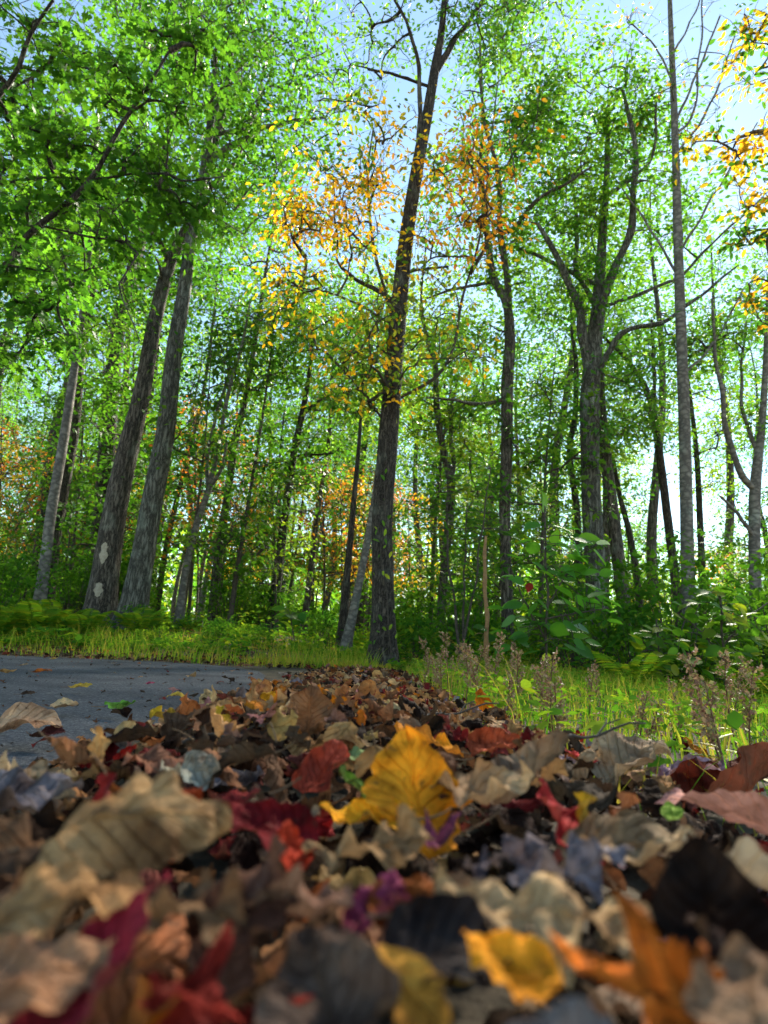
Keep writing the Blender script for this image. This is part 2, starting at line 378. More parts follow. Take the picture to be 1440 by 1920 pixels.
def grow(nodes, C, kz=.6):
    """connect cluster centres C to the skeleton nodes; returns chains (N,k,3) and radii"""
    K = 6
    A = np.array(nodes); own = [-1] * len(A)
    d0 = np.linalg.norm(C[:, None] - A[None], axis=2).min(1)
    order = np.argsort(d0); chains = []; par = []
    buf = np.zeros((len(A) + len(C) * 4, 3)); buf[:len(A)] = A; nb = len(A)
    for ci, i in enumerate(order):
        c = C[i]
        dv = c - buf[:nb]; d = np.linalg.norm(dv, axis=1)
        j = int(np.argmin(d + kz * np.maximum(0, buf[:nb, 2] - c[2])))
        a = buf[j]; Ln = d[j]
        t = np.linspace(0, 1, K)[:, None]
        side = rng.normal(size=3) * .10 * Ln
        ch = a + (c - a) * t + np.sin(np.pi * t) * (side + np.array([0, 0, .10 * Ln])) + rng.normal(size=(K, 3)) * .015 * Ln * np.sin(np.pi * t)
        chains.append(ch); par.append(own[j])
        buf[nb:nb + 4] = ch[2:]; own += [ci] * 4; nb += 4
    load = np.ones(len(C))
    for k in range(len(C) - 1, -1, -1):
        if par[k] >= 0: load[par[k]] += load[k]
    ch = np.array(chains); rb = .0052 * load ** .55 + .0035
    return ch, rb[:, None] * np.linspace(1, .45, K)[None, :]

def twiglets(C, R0, n=4):
    """short twigs inside each spray"""
    idx = np.repeat(np.arange(len(C)), n)
    e = rng.normal(size=(len(idx), 3)) * np.array([.8, .8, .4]) * R0
    t = np.linspace(0, 1, 3)[None, :, None]
    ch = C[idx][:, None, :] + e[:, None, :] * t + np.array([0, 0, .05]) * np.sin(np.pi * t)
    return ch, np.broadcast_to(np.array([.0035, .0028, .0015]), (len(idx), 3))

def trunk_geo(pts, sides=20, flare=.45, seed=0, bump=.03, n=None):
    """pts (k,4): xyz and radius, base first"""
    ln = np.linalg.norm(np.diff(pts[:, :3], axis=0), axis=1).sum()
    n = n or int(max(12, min(70, ln / .16)))
    q = spline(pts, n); h = q[:, 2] - q[0, 2]
    if flare == 0:
        tw_ = np.linspace(0, 1, n); am = .006 * ln * np.sin(np.pi * tw_)
        q[:, 0] += am * np.sin(19 * tw_ + seed); q[:, 2] += am * np.sin(23 * tw_ + 2 * seed); q[:, 3] *= 1 + .10 * np.sin(31 * tw_ + seed)
    rad = np.maximum(q[:, 3], .004) * (1 + flare * np.exp(-np.maximum(h - .1, 0) / .28))
    V, Q = tubes(q[None, :, :3], rad[None], sides)
    a = np.tile(np.arange(sides) * 2 * np.pi / sides, n); hh = np.repeat(h, sides); rr = np.repeat(rad, sides)
    d = 1 + bump * np.sin(3 * a + seed + .7 * hh) + bump * .8 * np.sin(5 * a - 1.3 * hh + 2 * seed) + .35 * flare * np.exp(-np.maximum(hh - .05, 0) / .22) * np.sin(5 * a + seed) + rng.normal(0, bump * .5, len(a))
    cen = np.repeat(q[:, :3], sides, axis=0)
    return cen + (V - cen) * d[:, None], Q, q

DENS = .66
def px_line(pts, Y, dY=0.0, ground=False):
    out = []
    n = len(pts)
    for i, (u, v, wd) in enumerate(pts):
        p, k = P(u, v, Y + dY * i / max(1, n - 1)); out.append([*p, .5 * wd / F * k])
    out = np.array(out)
    if ground: out[0, 2] = float(ground_z(out[0, 0], out[0, 1])) - .06
    return out

def tree(name, label, pts, Y, bark, limbs=(), blobs=(), pal=GREEN, size=.11, npc=55, R0=.45, shape=KITE, cat='tree', group=None, sides=20,
         dY=0.0, flare=.45, crown_mat=None, pal_fn=None, skel_from=.35, extra=None, crown_name='crown', droop=.35):
    tp = px_line(pts, Y, dY, True)
    base = tp[0, :3].copy(); base[2] += .06
    root = obj(name, None, loc=base, label=label, cat=cat, group=group)
    V, Q, q = trunk_geo(tp, sides, flare, Y)
    obj('trunk', mesh('trunk', V - base, [Q]), bark, root)
    nodes = [q[int(len(q) * skel_from):, :3]]
    for lb in limbs:
        lpts, ldY = lb
        lp = px_line(lpts, Y + dY * .5, ldY)
        jn = np.argmin(np.linalg.norm(q[:, :3] - lp[0, :3], axis=1))
        lp[0, :3] = q[jn, :3]
        V, Q, ql = trunk_geo(lp, 10, 0, Y * 3.1)
        obj('limb', mesh('limb', V - base, [Q]), bark, root); nodes.append(ql[1:, :3])
    if blobs:
        Cs = []
        for (u, v, ru, rv, n, *dz) in blobs:
            c, k = P(u, v, Y + (dz[0] if dz else 0)); rx, rz = ru / F * k, rv / F * k
            Cs.append(c + rand_in(n) * np.array([rx, max(.9 * rx, .8 * rz) * .8, rz]))
        C = np.vstack(Cs); C = C[C[:, 2] > 0.5]
        ch, rd = grow(np.vstack(nodes), C)
        g = Geo(); g.add(*[x if i == 0 else [x] for i, x in enumerate(tubes(ch, rd, 5))])
        tw, tr = twiglets(C, R0); Vt, Qt = tubes(tw, tr, 3); g.add(Vt, [Qt])
        for a in g.V: a -= base.astype(np.float32)
        obj('branches', g.mesh('branches'), bark if bark is not M_PALE else M_TWIG, root, kind='stuff')
        (Vl, Fl, Cl), idx, Pn = sprays(C, R0 * .88, max(6, int(npc * DENS)) if pal_fn is None else npc, size * .84 if pal_fn is None else size, pal, shape, pal_fn=pal_fn, droop=droop)
        obj(crown_name, mesh('crown', Vl - base, Fl, Cl), crown_mat or M_LEAF, root, kind='stuff')
    return root, q

# ------------------------------------------------------------------ the trees one can tell apart (traced positions, each at its own distance)
scar_root, scar_q = tree('oak_tree', 'thick furrowed oak trunk with two pale bark scars beside the road', [(185, 1185, 54), (197, 1080, 47), (215, 960, 42), (240, 840, 37), (265, 740, 31), (291, 600, 26), (320, 490, 22), (357, 415, 18), (395, 300, 14), (425, 170, 10), (440, 40, 6)], 9.0, M_OAK,
     limbs=[([(318, 495, 12), (300, 455, 9), (280, 432, 7), (240, 380, 5)], -1.0), ([(370, 380, 10), (440, 300, 8), (480, 200, 6), (510, 60, 4)], .8)],
     blobs=[(330, 250, 260, 230, 120), (230, 480, 210, 130, 60), (430, 80, 180, 160, 60)], npc=50, size=.13, pal=np.vstack([DEEP, GREEN[:3]]))
tree('oak_tree', 'grey lichen-flecked trunk leaning right, closest to the scarred oak', [(240, 1200, 50), (262, 1080, 43), (287, 930, 38), (311, 800, 33), (326, 660, 29), (343, 560, 25), (358, 450, 21), (378, 350, 17), (396, 220, 13), (405, 100, 8)], 8.6, M_LICH,
     limbs=[([(385, 300, 14), (450, 265, 12), (492, 240, 9), (560, 226, 7), (610, 220, 4)], .6), ([(452, 262, 8), (465, 235, 6), (470, 200, 4)], .6), ([(392, 250, 8), (430, 150, 6), (515, 60, 5)], .4)],
     blobs=[(480, 150, 210, 150, 90), (470, 330, 110, 130, 50), (380, 40, 180, 110, 50)], npc=46, size=.12, pal=np.vstack([DEEP, GREEN[:3]]))
tree('pale_slender_tree', 'slender smooth pale grey trunk standing before a dark trunk by the road', [(72, 1160, 21), (84, 1060, 19), (96, 960, 18), (115, 850, 17), (132, 740, 15), (147, 640, 12), (160, 540, 9), (175, 400, 6)], 8.3, M_PALE,
     blobs=[(130, 560, 150, 110, 50), (160, 420, 120, 110, 35)], npc=50)
tree('dark_trunk_tree', 'dark straight trunk just behind the slender pale trunk', [(82, 1150, 30), (100, 1010, 26), (120, 900, 24), (138, 800, 21), (148, 700, 17), (160, 560, 12), (172, 430, 7)], 10.2, M_DARK,
     blobs=[(90, 560, 190, 140, 60), (60, 400, 150, 150, 50)], npc=55)
tree('forked_tree', 'thin pale trunk forking at mid height behind the lichen-flecked trunk', [(335, 1180, 15), (345, 1085, 13), (368, 985, 12), (392, 915, 11), (410, 830, 8), (432, 720, 7), (455, 640, 5), (470, 560, 3)], 9.4, M_PALE,
     limbs=[([(390, 915, 9), (388, 865, 7), (402, 790, 6), (430, 700, 5)], .5), ([(392, 918, 8), (415, 880, 6), (425, 830, 4)], -.4)], sides=12,
     blobs=[(440, 620, 90, 90, 30)], npc=45)
tree('mid_forest_tree', 'straight mid-thick grey trunk right of the thin forked trunk', [(397, 1195, 19), (407, 1060, 17), (425, 940, 15), (441, 830, 13), (462, 740, 11), (478, 640, 9), (500, 500, 6), (520, 380, 4)], 11.0, M_OAK, sides=14,
     limbs=[([(462, 740, 7), (500, 715, 6), (530, 700, 4)], .5)], blobs=[(480, 470, 130, 160, 75), (520, 640, 90, 70, 30)], npc=60)
tree('dark_branching_tree', 'dark trunk leaning right with forked top across the yellow grass', [(505, 1215, 21), (520, 1080, 18), (535, 960, 15), (551, 850, 13), (566, 780, 12), (580, 700, 8), (590, 600, 5)], 10.5, M_DARK, sides=14,
     limbs=[([(566, 782, 9), (600, 752, 7), (640, 735, 4)], .6), ([(545, 850, 6), (585, 853, 5), (625, 850, 3)], -.5)], blobs=[(590, 640, 110, 110, 60), (560, 880, 60, 60, 14), (640, 790, 70, 60, 20)], npc=55)
tree('thin_grey_tree', 'thin grey trunk rising between the dark leaning trunk and the twin trunks', [(566, 1220, 13), (581, 1080, 11), (600, 930, 9), (615, 840, 8), (621, 750, 6), (625, 640, 4)], 12.0, M_OAK, sides=12, blobs=[(620, 620, 90, 120, 40)], npc=50)
tree('twin_trunk_tree', 'darker upright stem of the crossing pair left of the central tree', [(638, 1245, 19), (648, 1110, 15), (658, 1000, 12), (664, 930, 10), (674, 820, 7), (680, 700, 4)], 9.5, M_DARK, sides=14, blobs=[(670, 690, 70, 110, 30)], npc=45)
tree('leaning_pale_tree', 'pale trunk leaning right, crossing the darker stem by the central tree', [(643, 1243, 19), (662, 1150, 16), (682, 1050, 14), (698, 960, 12), (712, 850, 9), (722, 720, 6)], 9.1, M_PALE, sides=14, blobs=[(700, 640, 70, 90, 24)], npc=40)

tree('central_tree', 'tall dark central tree leaning slightly right at the end of the leaf drift', [(718, 1252, 47), (719, 1180, 43), (718, 1080, 40), (717, 970, 38), (726, 850, 37), (736, 720, 34), (748, 580, 31), (763, 440, 27), (785, 300, 23), (801, 215, 20), (815, 130, 17), (830, 40, 12), (840, -120, 7)], 7.0, M_DARK, sides=28,
     limbs=[([(812, 140, 13), (840, 95, 12), (862, 62, 10), (890, 25, 8), (920, -25, 6)], .3), ([(787, 300, 9), (786, 230, 9), (787, 150, 8), (770, 60, 6), (740, 0, 5)], -.4),
            ([(786, 160, 6), (740, 140, 5), (690, 130, 4)], -.4), ([(745, 565, 10), (700, 540, 8), (660, 520, 7), (635, 490, 5), (630, 430, 4), (625, 330, 3)], .7), ([(755, 520, 6), (790, 505, 5), (840, 500, 4)], .5)],
     blobs=[(800, 30, 150, 90, 26), (900, 30, 100, 90, 18), (650, 60, 120, 110, 20)], npc=40, size=.085, R0=.35)
def yel_fn(Pn):
    u, v, z = project(Pn)
    n = len(Pn); c = pick(YEL, n, p=[.22, .10, .05, .23, .21, .19])
    o = (u > 820) & (v < 500) & (rng.random(n) < .42); c[o] = pick(ORG, o.sum())
    y2 = (v < 470) & (v > 250) & ~o & (rng.random(n) < .30); c[y2] = pick(YEL[:3], y2.sum())
    g = (v > 520) & (rng.random(n) < .48); c[g] = pick(LIME, g.sum())
    t = (v < 320) & (u < 700) & (rng.random(n) < .6); c[t] = pick(GREEN, t.sum())
    return c
tree('yellow_hickory', 'young tree turning yellow and orange, its leaves spread around the central trunk', [(726, 1250, 12), (724, 1080, 10), (728, 900, 9), (738, 740, 8), (735, 600, 7), (700, 460, 6), (690, 330, 4), (700, 240, 3)], 7.4, M_TWIG, sides=10, flare=.2,
     limbs=[([(772, 760, 6), (830, 690, 6), (870, 560, 5), (900, 420, 4), (920, 250, 3), (935, 150, 2)], -.3), ([(745, 610, 5), (650, 560, 4), (570, 540, 3), (490, 525, 2)], -.5), ([(770, 820, 5), (700, 760, 4), (640, 690, 3)], -.3)],
     blobs=[(680, 300, 160, 120, 40, -.6), (640, 400, 120, 110, 32, -.6), (860, 290, 120, 90, 19, -.8), (935, 320, 40, 180, 10, -.8), (850, 450, 110, 100, 20, -.8), (620, 590, 160, 90, 24, -.8), (540, 525, 70, 30, 11, -.8), (790, 650, 140, 100, 20, -.9), (680, 700, 140, 80, 16, -.7), (600, 450, 90, 90, 16, -.6)],
     npc=26, size=.08, R0=.36, shape=OVAL, crown_mat=M_AUT, pal_fn=yel_fn, droop=.6)
tree('tall_fork_tree', 'tall dark trunk right of the central tree, forking into two wavy stems', [(955, 1245, 23), (950, 1100, 22), (946, 960, 21), (950, 830, 22), (951, 720, 22), (956, 640, 20), (950, 570, 16), (925, 520, 14), (912, 430, 11), (900, 330, 8), (905, 220, 5), (900, 60, 3)], 10.0, M_OAK, sides=18,
     limbs=[([(952, 600, 13), (946, 480, 12), (935, 400, 10), (931, 300, 8), (905, 215, 6), (900, 80, 4)], -.6), ([(947, 450, 10), (968, 425, 9), (1000, 380, 8), (1060, 345, 6), (1110, 312, 4)], -.9), ([(930, 530, 8), (890, 535, 6), (840, 545, 5), (800, 560, 3)], .5), ([(949, 755, 9), (900, 758, 7), (850, 750, 5), (800, 745, 3)], -.5)],
     blobs=[(960, 170, 120, 170, 85), (1040, 280, 120, 110, 60), (870, 380, 90, 110, 34), (960, 480, 110, 90, 34), (1000, 60, 90, 90, 24), (900, 640, 110, 70, 24)], npc=60, size=.12)
tree('wavy_grey_tree', 'thin wavy grey trunk between the central tree and the tall forked one', [(822, 1235, 17), (830, 1100, 16), (843, 980, 15), (845, 905, 14), (830, 840, 13), (819, 760, 12), (816, 680, 10), (802, 640, 8), (790, 560, 5), (800, 450, 3)], 11.5, M_OAK, sides=14,
     limbs=[([(844, 900, 10), (850, 860, 9), (845, 780, 7), (860, 700, 5)], .6)], blobs=[(810, 600, 120, 110, 60), (850, 760, 100, 90, 36), (760, 760, 70, 80, 20)], npc=55, pal=LIME)
tree('bough_oak', 'broad lichen-spotted oak with wide spreading boughs right of the sapling', [(1132, 1285, 46), (1122, 1180, 40), (1116, 1060, 38), (1110, 960, 35), (1106, 850, 34), (1106, 750, 35), (1112, 665, 30), (1122, 560, 22), (1130, 440, 16), (1138, 330, 11), (1140, 200, 6)], 10.0, M_LICH, sides=24,
     limbs=[([(1106, 700, 24), (1094, 640, 19), (1086, 580, 16), (1062, 520, 13), (1030, 455, 10), (1008, 420, 7)], -.5), ([(1086, 582, 10), (1080, 500, 9), (1082, 420, 7), (1070, 320, 5)], .5),
            ([(1100, 655, 20), (1132, 560, 17), (1175, 450, 14), (1190, 370, 12), (1188, 260, 9), (1168, 170, 6)], -.8), ([(1190, 380, 8), (1220, 300, 6), (1230, 200, 4)], -.8),
            ([(1118, 720, 16), (1145, 655, 12), (1172, 622, 10), (1250, 600, 8), (1310, 556, 6), (1385, 497, 3)], -.6), ([(1255, 600, 7), (1270, 520, 6), (1340, 450, 4), (1400, 400, 3)], -.6), ([(1062, 522, 8), (1010, 480, 7), (960, 462, 5)], .4)],
     blobs=[(1110, 210, 150, 120, 95), (1160, 400, 150, 130, 60), (1040, 420, 100, 100, 36), (1200, 250, 80, 130, 30), (1080, 560, 130, 80, 34), (1260, 690, 110, 60, 24)], npc=58, size=.125)
tree('grey_leaning_tree', 'grey trunk leaning left, its foot just right of the spreading oak', [(1184, 1285, 28), (1172, 1150, 26), (1158, 1040, 24), (1143, 920, 22), (1130, 800, 18), (1125, 680, 12)], 11.0, M_OAK, sides=18, blobs=[(1140, 780, 110, 90, 40)], npc=55)
tree('leaning_forest_tree', 'dark trunk leaning left behind the smooth bare-topped tree', [(1286, 1250, 19), (1270, 1120, 17), (1250, 960, 15), (1232, 820, 13), (1216, 740, 11), (1180, 680, 8), (1130, 630, 5)], 12.0, M_DARK, sides=14,
     limbs=[([(1228, 800, 8), (1226, 700, 7), (1222, 600, 5)], .5)], blobs=[(1210, 650, 110, 80, 40), (1190, 800, 90, 70, 24)], npc=55)
tree('bare_topped_tree', 'tall straight smooth grey tree with thin almost bare upper branches', [(1299, 1295, 31), (1294, 1180, 26), (1290, 1060, 24), (1287, 930, 22), (1282, 760, 20), (1276, 600, 18), (1271, 450, 16), (1267, 300, 13), (1262, 150, 11), (1256, 0, 8), (1250, -200, 5)], 9.0, M_PALE, sides=20,
     limbs=[([(1266, 230, 5), (1310, 130, 4), (1350, 30, 3)], -.3), ([(1269, 250, 5), (1300, 210, 4), (1316, 40, 3), (1318, -60, 2)], .3), ([(1264, 150, 4), (1230, 90, 3), (1180, 40, 2)], .2), ([(1274, 290, 5), (1330, 200, 4), (1380, 60, 2)], -.4),
            ([(1272, 480, 5), (1330, 380, 4), (1420, 230, 2)], -.3), ([(1262, 100, 4), (1300, 30, 3), (1330, -50, 2)], .2), ([(1274, 520, 5), (1220, 430, 4), (1150, 330, 2)], .3), ([(1276, 700, 5), (1340, 640, 4), (1395, 540, 3)], .2)],
     blobs=[(1290, 240, 120, 160, 22), (1270, 60, 150, 100, 14)], npc=8, size=.095, R0=.3, pal=np.vstack([GREEN[:3], ORG[:2]]), crown_mat=M_AUT)
tree('edge_fork_tree', 'pale trunk with a candelabra fork against the bright sky', [(1420, 1240, 24), (1417, 1120, 21), (1415, 1000, 20), (1417, 905, 19), (1428, 800, 13), (1435, 690, 10), (1440, 560, 7), (1450, 420, 5)], 9.5, M_PALE, sides=16,
     limbs=[([(1416, 915, 13), (1385, 880, 11), (1362, 800, 10), (1352, 730, 8), (1340, 650, 6), (1335, 560, 4)], -.5), ([(1372, 840, 8), (1395, 780, 7), (1390, 700, 5), (1400, 600, 4)], .5), ([(1412, 1010, 8), (1380, 960, 6), (1350, 930, 4)], -.4)],
     blobs=[(1400, 600, 110, 80, 36), (1330, 640, 70, 60, 18), (1440, 760, 60, 70, 16)], npc=45)
tree('thin_dark_tree', 'thin dark trunk right behind the smooth bare-topped tree', [(1318, 1240, 15), (1317, 1100, 13), (1312, 960, 11), (1306, 850, 9), (1296, 760, 7), (1280, 640, 4)], 13.0, M_DARK, sides=12, blobs=[(1310, 780, 90, 80, 34), (1330, 900, 60, 70, 14)], npc=55, pal=LIME)
tree('slim_dark_tree', 'slim dark trunk leaning left between the grey leaning tree and the dark one', [(1206, 1230, 15), (1196, 1100, 13), (1180, 1000, 11), (1162, 930, 9), (1150, 860, 6)], 12.5, M_DARK, sides=12, blobs=[(1170, 880, 70, 70, 20)], npc=50)
tree('dead_stub_tree', 'slim bare trunk with sharp bends beside the broad oak', [(1090, 1245, 16), (1086, 1080, 14), (1082, 960, 12), (1068, 850, 11), (1078, 780, 10), (1080, 680, 9), (1070, 610, 5)], 12.2, M_DARK, sides=12, blobs=[(1050, 760, 80, 80, 22)], npc=50)
M_SCAR = noise_mat('bare_wood', [(.3, (.30, .24, .17)), (.7, (.52, .45, .35))], 30, bump=.4, dist=.01)
for (v0, hh, ww) in ((1040, .17, .055), (1108, .11, .06)):
    zc = P(195, v0, 9.0)[0][2]; g = Geo(); nu, nv = 9, 11
    a_ = np.linspace(-1, 1, nu)[None, :] * np.ones((nv, 1)); b_ = np.linspace(-1, 1, nv)[:, None] * np.ones((1, nu))
    wd_ = np.sqrt(np.maximum(0, 1 - b_ ** 2)) * (1 + .25 * np.sin(7 * b_ + v0)) * ww
    zz = zc + b_ * hh; cx = np.interp(zz, scar_q[:, 2], scar_q[:, 0]); cy = np.interp(zz, scar_q[:, 2], scar_q[:, 1]); rr_ = np.interp(zz, scar_q[:, 2], scar_q[:, 3])
    fl = 1 + .45 * np.exp(-np.maximum(zz - scar_q[0, 2] - .1, 0) / .28); rr_ = rr_ * fl * 1.05 + .006 * (1 - b_ ** 2) * (1 - a_ ** 2)
    an = a_ * wd_ / rr_ - math.pi / 2 + .12
    Vs = np.stack([cx + rr_ * np.cos(an), cy + rr_ * np.sin(an), zz], -1).reshape(-1, 3) - np.array(scar_root.location)
    k_ = (np.arange(nv - 1)[:, None] * nu + np.arange(nu - 1)[None]).ravel()
    obj('bark_scar', mesh('bark_scar', Vs, [np.stack([k_, k_ + 1, k_ + nu + 1, k_ + nu], -1)]), M_SCAR, scar_root, label='pale patch where bark is missing')
# the two trees that stand outside the frame and reach into it
tree('overhanging_oak', 'oak bough with lobed bright green leaves reaching in over the road', [(-420, 1230, 110), (-400, 1000, 95), (-360, 760, 80), (-330, 520, 66), (-300, 300, 50), (-280, 60, 35)], 4.6, M_DARK, sides=16,
     limbs=[([(-340, 620, 26), (-150, 560, 20), (0, 508, 15), (60, 442, 12), (172, 327, 9), (240, 220, 7), (318, 95, 4)], -.3), ([(170, 330, 5), (250, 328, 4), (350, 338, 4), (425, 330, 2)], -.5), ([(195, 370, 4), (215, 450, 4), (226, 540, 3), (262, 640, 2)], -.4),
            ([(-300, 330, 16), (-100, 250, 12), (20, 150, 9), (60, 60, 7), (100, 0, 5)], -.4)],
     blobs=[(230, 250, 150, 120, 46), (330, 100, 80, 60, 18), (60, 330, 130, 120, 34), (120, 480, 170, 120, 44), (60, 120, 160, 120, 40), (350, 360, 80, 70, 16), (20, 620, 110, 80, 24), (-120, 300, 160, 200, 40)], npc=38, size=.112, R0=.26, shape=OAKL, pal=np.vstack([DEEP[1:], GREEN[:4]]), skel_from=.6, droop=.5)
tree('edge_hickory', 'leafy tree with scattered orange leaves overhanging beside the bare-topped tree', [(1700, 1290, 44), (1690, 1000, 38), (1670, 700, 32), (1640, 400, 26), (1610, 150, 18), (1590, -60, 10)], 6.0, M_OAK, sides=14,
     limbs=[([(1655, 520, 12), (1560, 470, 9), (1450, 430, 6), (1400, 440, 3)], .4), ([(1640, 360, 12), (1540, 300, 8), (1440, 250, 5), (1350, 270, 3)], .3), ([(1600, 120, 10), (1500, 60, 7), (1420, 20, 4)], .2)],
     blobs=[(1440, 90, 70, 110, 26), (1430, 300, 60, 80, 18), (1420, 420, 55, 60, 14), (1560, 250, 140, 240, 40), (1330, 270, 50, 24, 5), (1450, 560, 50, 80, 14)], npc=30, size=.11, R0=.24, shape=OVAL, pal=np.vstack([GREEN[:3], GREEN[:3], YEL[:2], ORG[:1]]), skel_from=.4, droop=.5)

# ------------------------------------------------------------------ template trees for the depth of the wood
def template(name, label, cat, group, h, r, blobs, bark, pal, size, npc, R0, lean=.06, sides=10, shape=KITE, mat=None, crown0=.4, flare=.4):
    root = obj(name, None, label=label, cat=cat, group=group)
    z = np.linspace(0, h, 9)
    a, b = rng.random(2) * 6
    pts = np.c_[lean * z * np.cos(a) + .012 * h * np.sin(z * .7 + b), lean * z * np.sin(a) + .012 * h * np.cos(z * .6 + a), z, r * (1 - .88 * (z / h) ** 1.1)]
    pts[0, 2] = -.25
    V, Q, q = trunk_geo(pts, sides, flare, h)
    obj('trunk', mesh('trunk', V, [Q]), bark, root)
    Cs = []
    for (fz, rx, rz, n) in blobs:
        c = q[int(fz * (len(q) - 1)), :3]; Cs.append(c + rand_in(n) * np.array([rx, rx, rz]))
    C = np.vstack(Cs); C = C[C[:, 2] > .35]
    ch, rd = grow(q[int(len(q) * crown0):, :3], C)
    g = Geo(); Vt, Qt = tubes(ch, rd, 4); g.add(Vt, [Qt]); tw, tr = twiglets(C, R0, 3); Vt, Qt = tubes(tw, tr, 3); g.add(Vt, [Qt])
    obj('branches', g.mesh('branches'), M_TWIG, root, kind='stuff')
    (Vl, Fl, Cl), idx, Pn = sprays(C, R0 * .9, int(npc * DENS * .7), size * .9, pal, shape)
    obj('crown', mesh('crown', Vl, Fl, Cl), mat or M_LEAF, root, kind='stuff')
    return root

GB, GS, GM, GSH = 'tall trees in the depth of the wood', 'green saplings of the understorey', 'young maples turning colour', 'leafy shrubs on the forest floor'
big = [template('forest_tree', 'tall grey-barked tree with green crown deep in the wood', 'tree', GB, 15, .17, [(.62, 2.6, 2.6, 70), (.85, 2.2, 2.4, 60)], M_OAK, GREEN, .15, 60, .6),
       template('forest_tree', 'tall dark-barked tree with deep-green crown in the wood', 'tree', GB, 17, .20, [(.55, 2.8, 2.2, 60), (.72, 2.6, 2.4, 60), (.9, 2.0, 2.0, 50)], M_DARK, DEEP, .15, 60, .6, lean=.03),
       template('forest_tree', 'slim pale-barked tree with light green crown deep in the wood', 'tree', GB, 13, .11, [(.6, 1.9, 2.4, 60), (.85, 1.7, 2.0, 50)], M_PALE, LIME, .14, 60, .5, lean=.08),
       template('forest_tree', 'thin dark pole-like tree with small crown deep in the wood', 'tree', GB, 12, .075, [(.75, 1.4, 2.2, 60)], M_DARK, GREEN, .14, 60, .5, lean=.05)]
sap = [template('sapling', 'green sapling with layered leaves in the understorey', 'sapling', GS, 5.2, .035, [(.45, 1.1, 1.2, 40), (.75, 1.1, 1.2, 45)], M_TWIG, GREEN, .12, 50, .36, lean=.1, sides=7, crown0=.15),
       template('sapling', 'light green thin sapling with airy leaves in the understorey', 'sapling', GS, 4.0, .028, [(.5, 1.0, 1.1, 40), (.8, .8, .9, 30)], M_TWIG, LIME, .11, 45, .34, lean=.14, sides=7, crown0=.15),
       template('sapling', 'deep green bushy sapling low in the understorey', 'sapling', GS, 6.5, .045, [(.35, 1.3, 1.3, 40), (.6, 1.4, 1.3, 45), (.85, 1.1, 1.1, 35)], M_TWIG, DEEP, .13, 50, .4, lean=.06, sides=7, crown0=.12)]
map_ = [template('young_maple', 'young maple with orange-red leaves', 'tree', GM, 5.5, .04, [(.5, 1.4, .9, 36), (.75, 1.2, .9, 34)], M_TWIG, RED, .11, 45, .36, lean=.08, sides=7, crown0=.2, mat=M_AUT),
        template('young_maple', 'young maple with yellow-orange leaves', 'tree', GM, 4.5, .032, [(.5, 1.2, .8, 30), (.8, 1.0, .8, 30)], M_TWIG, np.vstack([YEL[:4], LIME[1:]]), .10, 42, .34, lean=.08, sides=7, crown0=.2, mat=M_AUT)]
def shrub(label, pal, h, rx, n, shape, size, name='shrub'):
    root = obj(name, None, label=label, cat='shrub', group=GSH)
    C = np.c_[rng.normal(0, rx * .55, (n, 2)), h * (.25 + .75 * rng.random(n))]
    t = np.linspace(0, 1, 5)[None, :, None]
    b = np.c_[C[:, :2] * .15, np.full(n, -.1)]
    ch = b[:, None] + (C - b)[:, None] * t + np.sin(np.pi * t) * np.array([0, 0, .12 * h])
    V, Q = tubes(ch, np.linspace(.008, .002, 5)[None] * np.ones((n, 1)), 4)
    obj('stem', mesh('stem', V, [Q]), M_TWIG, root)
    (Vl, Fl, Cl), i_, p_ = sprays(C, .2, 30, size, pal, shape)
    k = len(shape[0])
    obj('foliage', mesh('foliage', Vl, Fl, Cl), M_HERB, root, kind='stuff')
    return root
shr = [shrub('low green shrub with oval leaves on the forest floor', GREEN, .8, .5, 26, OVAL, .09), shrub('light green spreading shrub on the forest floor', LIME, .55, .55, 24, OVAL, .08),
       shrub('deep green fine-leaved shrub on the forest floor', DEEP, 1.5, .6, 40, KITE, .085)]
used = set()
LM = [(-200, 130, 'the slender pale trunk by the road'), (130, 215, 'the scarred thick oak'), (215, 310, 'the lichen-flecked leaning trunk'), (310, 380, 'the thin forked trunk'), (380, 460, 'the straight grey mid-thick trunk'), (460, 540, 'the dark leaning trunk'), (540, 610, 'the thin grey trunk'),
      (610, 690, 'the crossing pair of trunks'), (690, 780, 'the dark central tree'), (780, 890, 'the thin wavy trunk'), (890, 1010, 'the tall forked trunk'), (1010, 1090, 'the broad-leaved sapling'), (1090, 1165, 'the spreading oak'), (1165, 1240, 'the grey leaning trunk'), (1240, 1350, 'the smooth bare-topped tree'), (1350, 2000, 'the candelabra-forked trunk')]
def where(x, y):
    u = project(np.array([x, y, 1.0]))[0]
    nm = next(t for a, b, t in LM if a <= u < b or (a == -200 and u < a) or (b == 2000 and u >= b))
    return ('close behind ' if y < 15 else 'behind ' if y < 22 else 'well behind ' if y < 31 else 'far behind ') + nm if y > 9.5 else 'beside ' + nm
BASE = {}
for t_ in big + sap + map_ + shr:
    b_ = t_['label']
    for w_ in (' deep in the wood', ' in the wood', ' low in the understorey', ' in the understorey', ' on the forest floor'): b_ = b_.replace(w_, '')
    BASE[t_.name] = b_
def put(tpl, x, y, s, rz, label=None, tilt=(0, 0)):
    if tpl.name not in used: o = tpl; used.add(tpl.name)
    else: o = copy_tree(tpl)
    o.location = (x, y, float(ground_z(x, y)) - .02); o.scale = (s, s, s); o.rotation_euler = (tilt[0], tilt[1], rz)
    if label: o['label'] = label
    elif o['category'] != 'weed': o['label'] = BASE[tpl.name] + ' ' + where(x, y)
    return o
def at(u, Y):
    return (u - IW / 2) / F * Y * 1.02, Y

gr = np.random.default_rng(5)
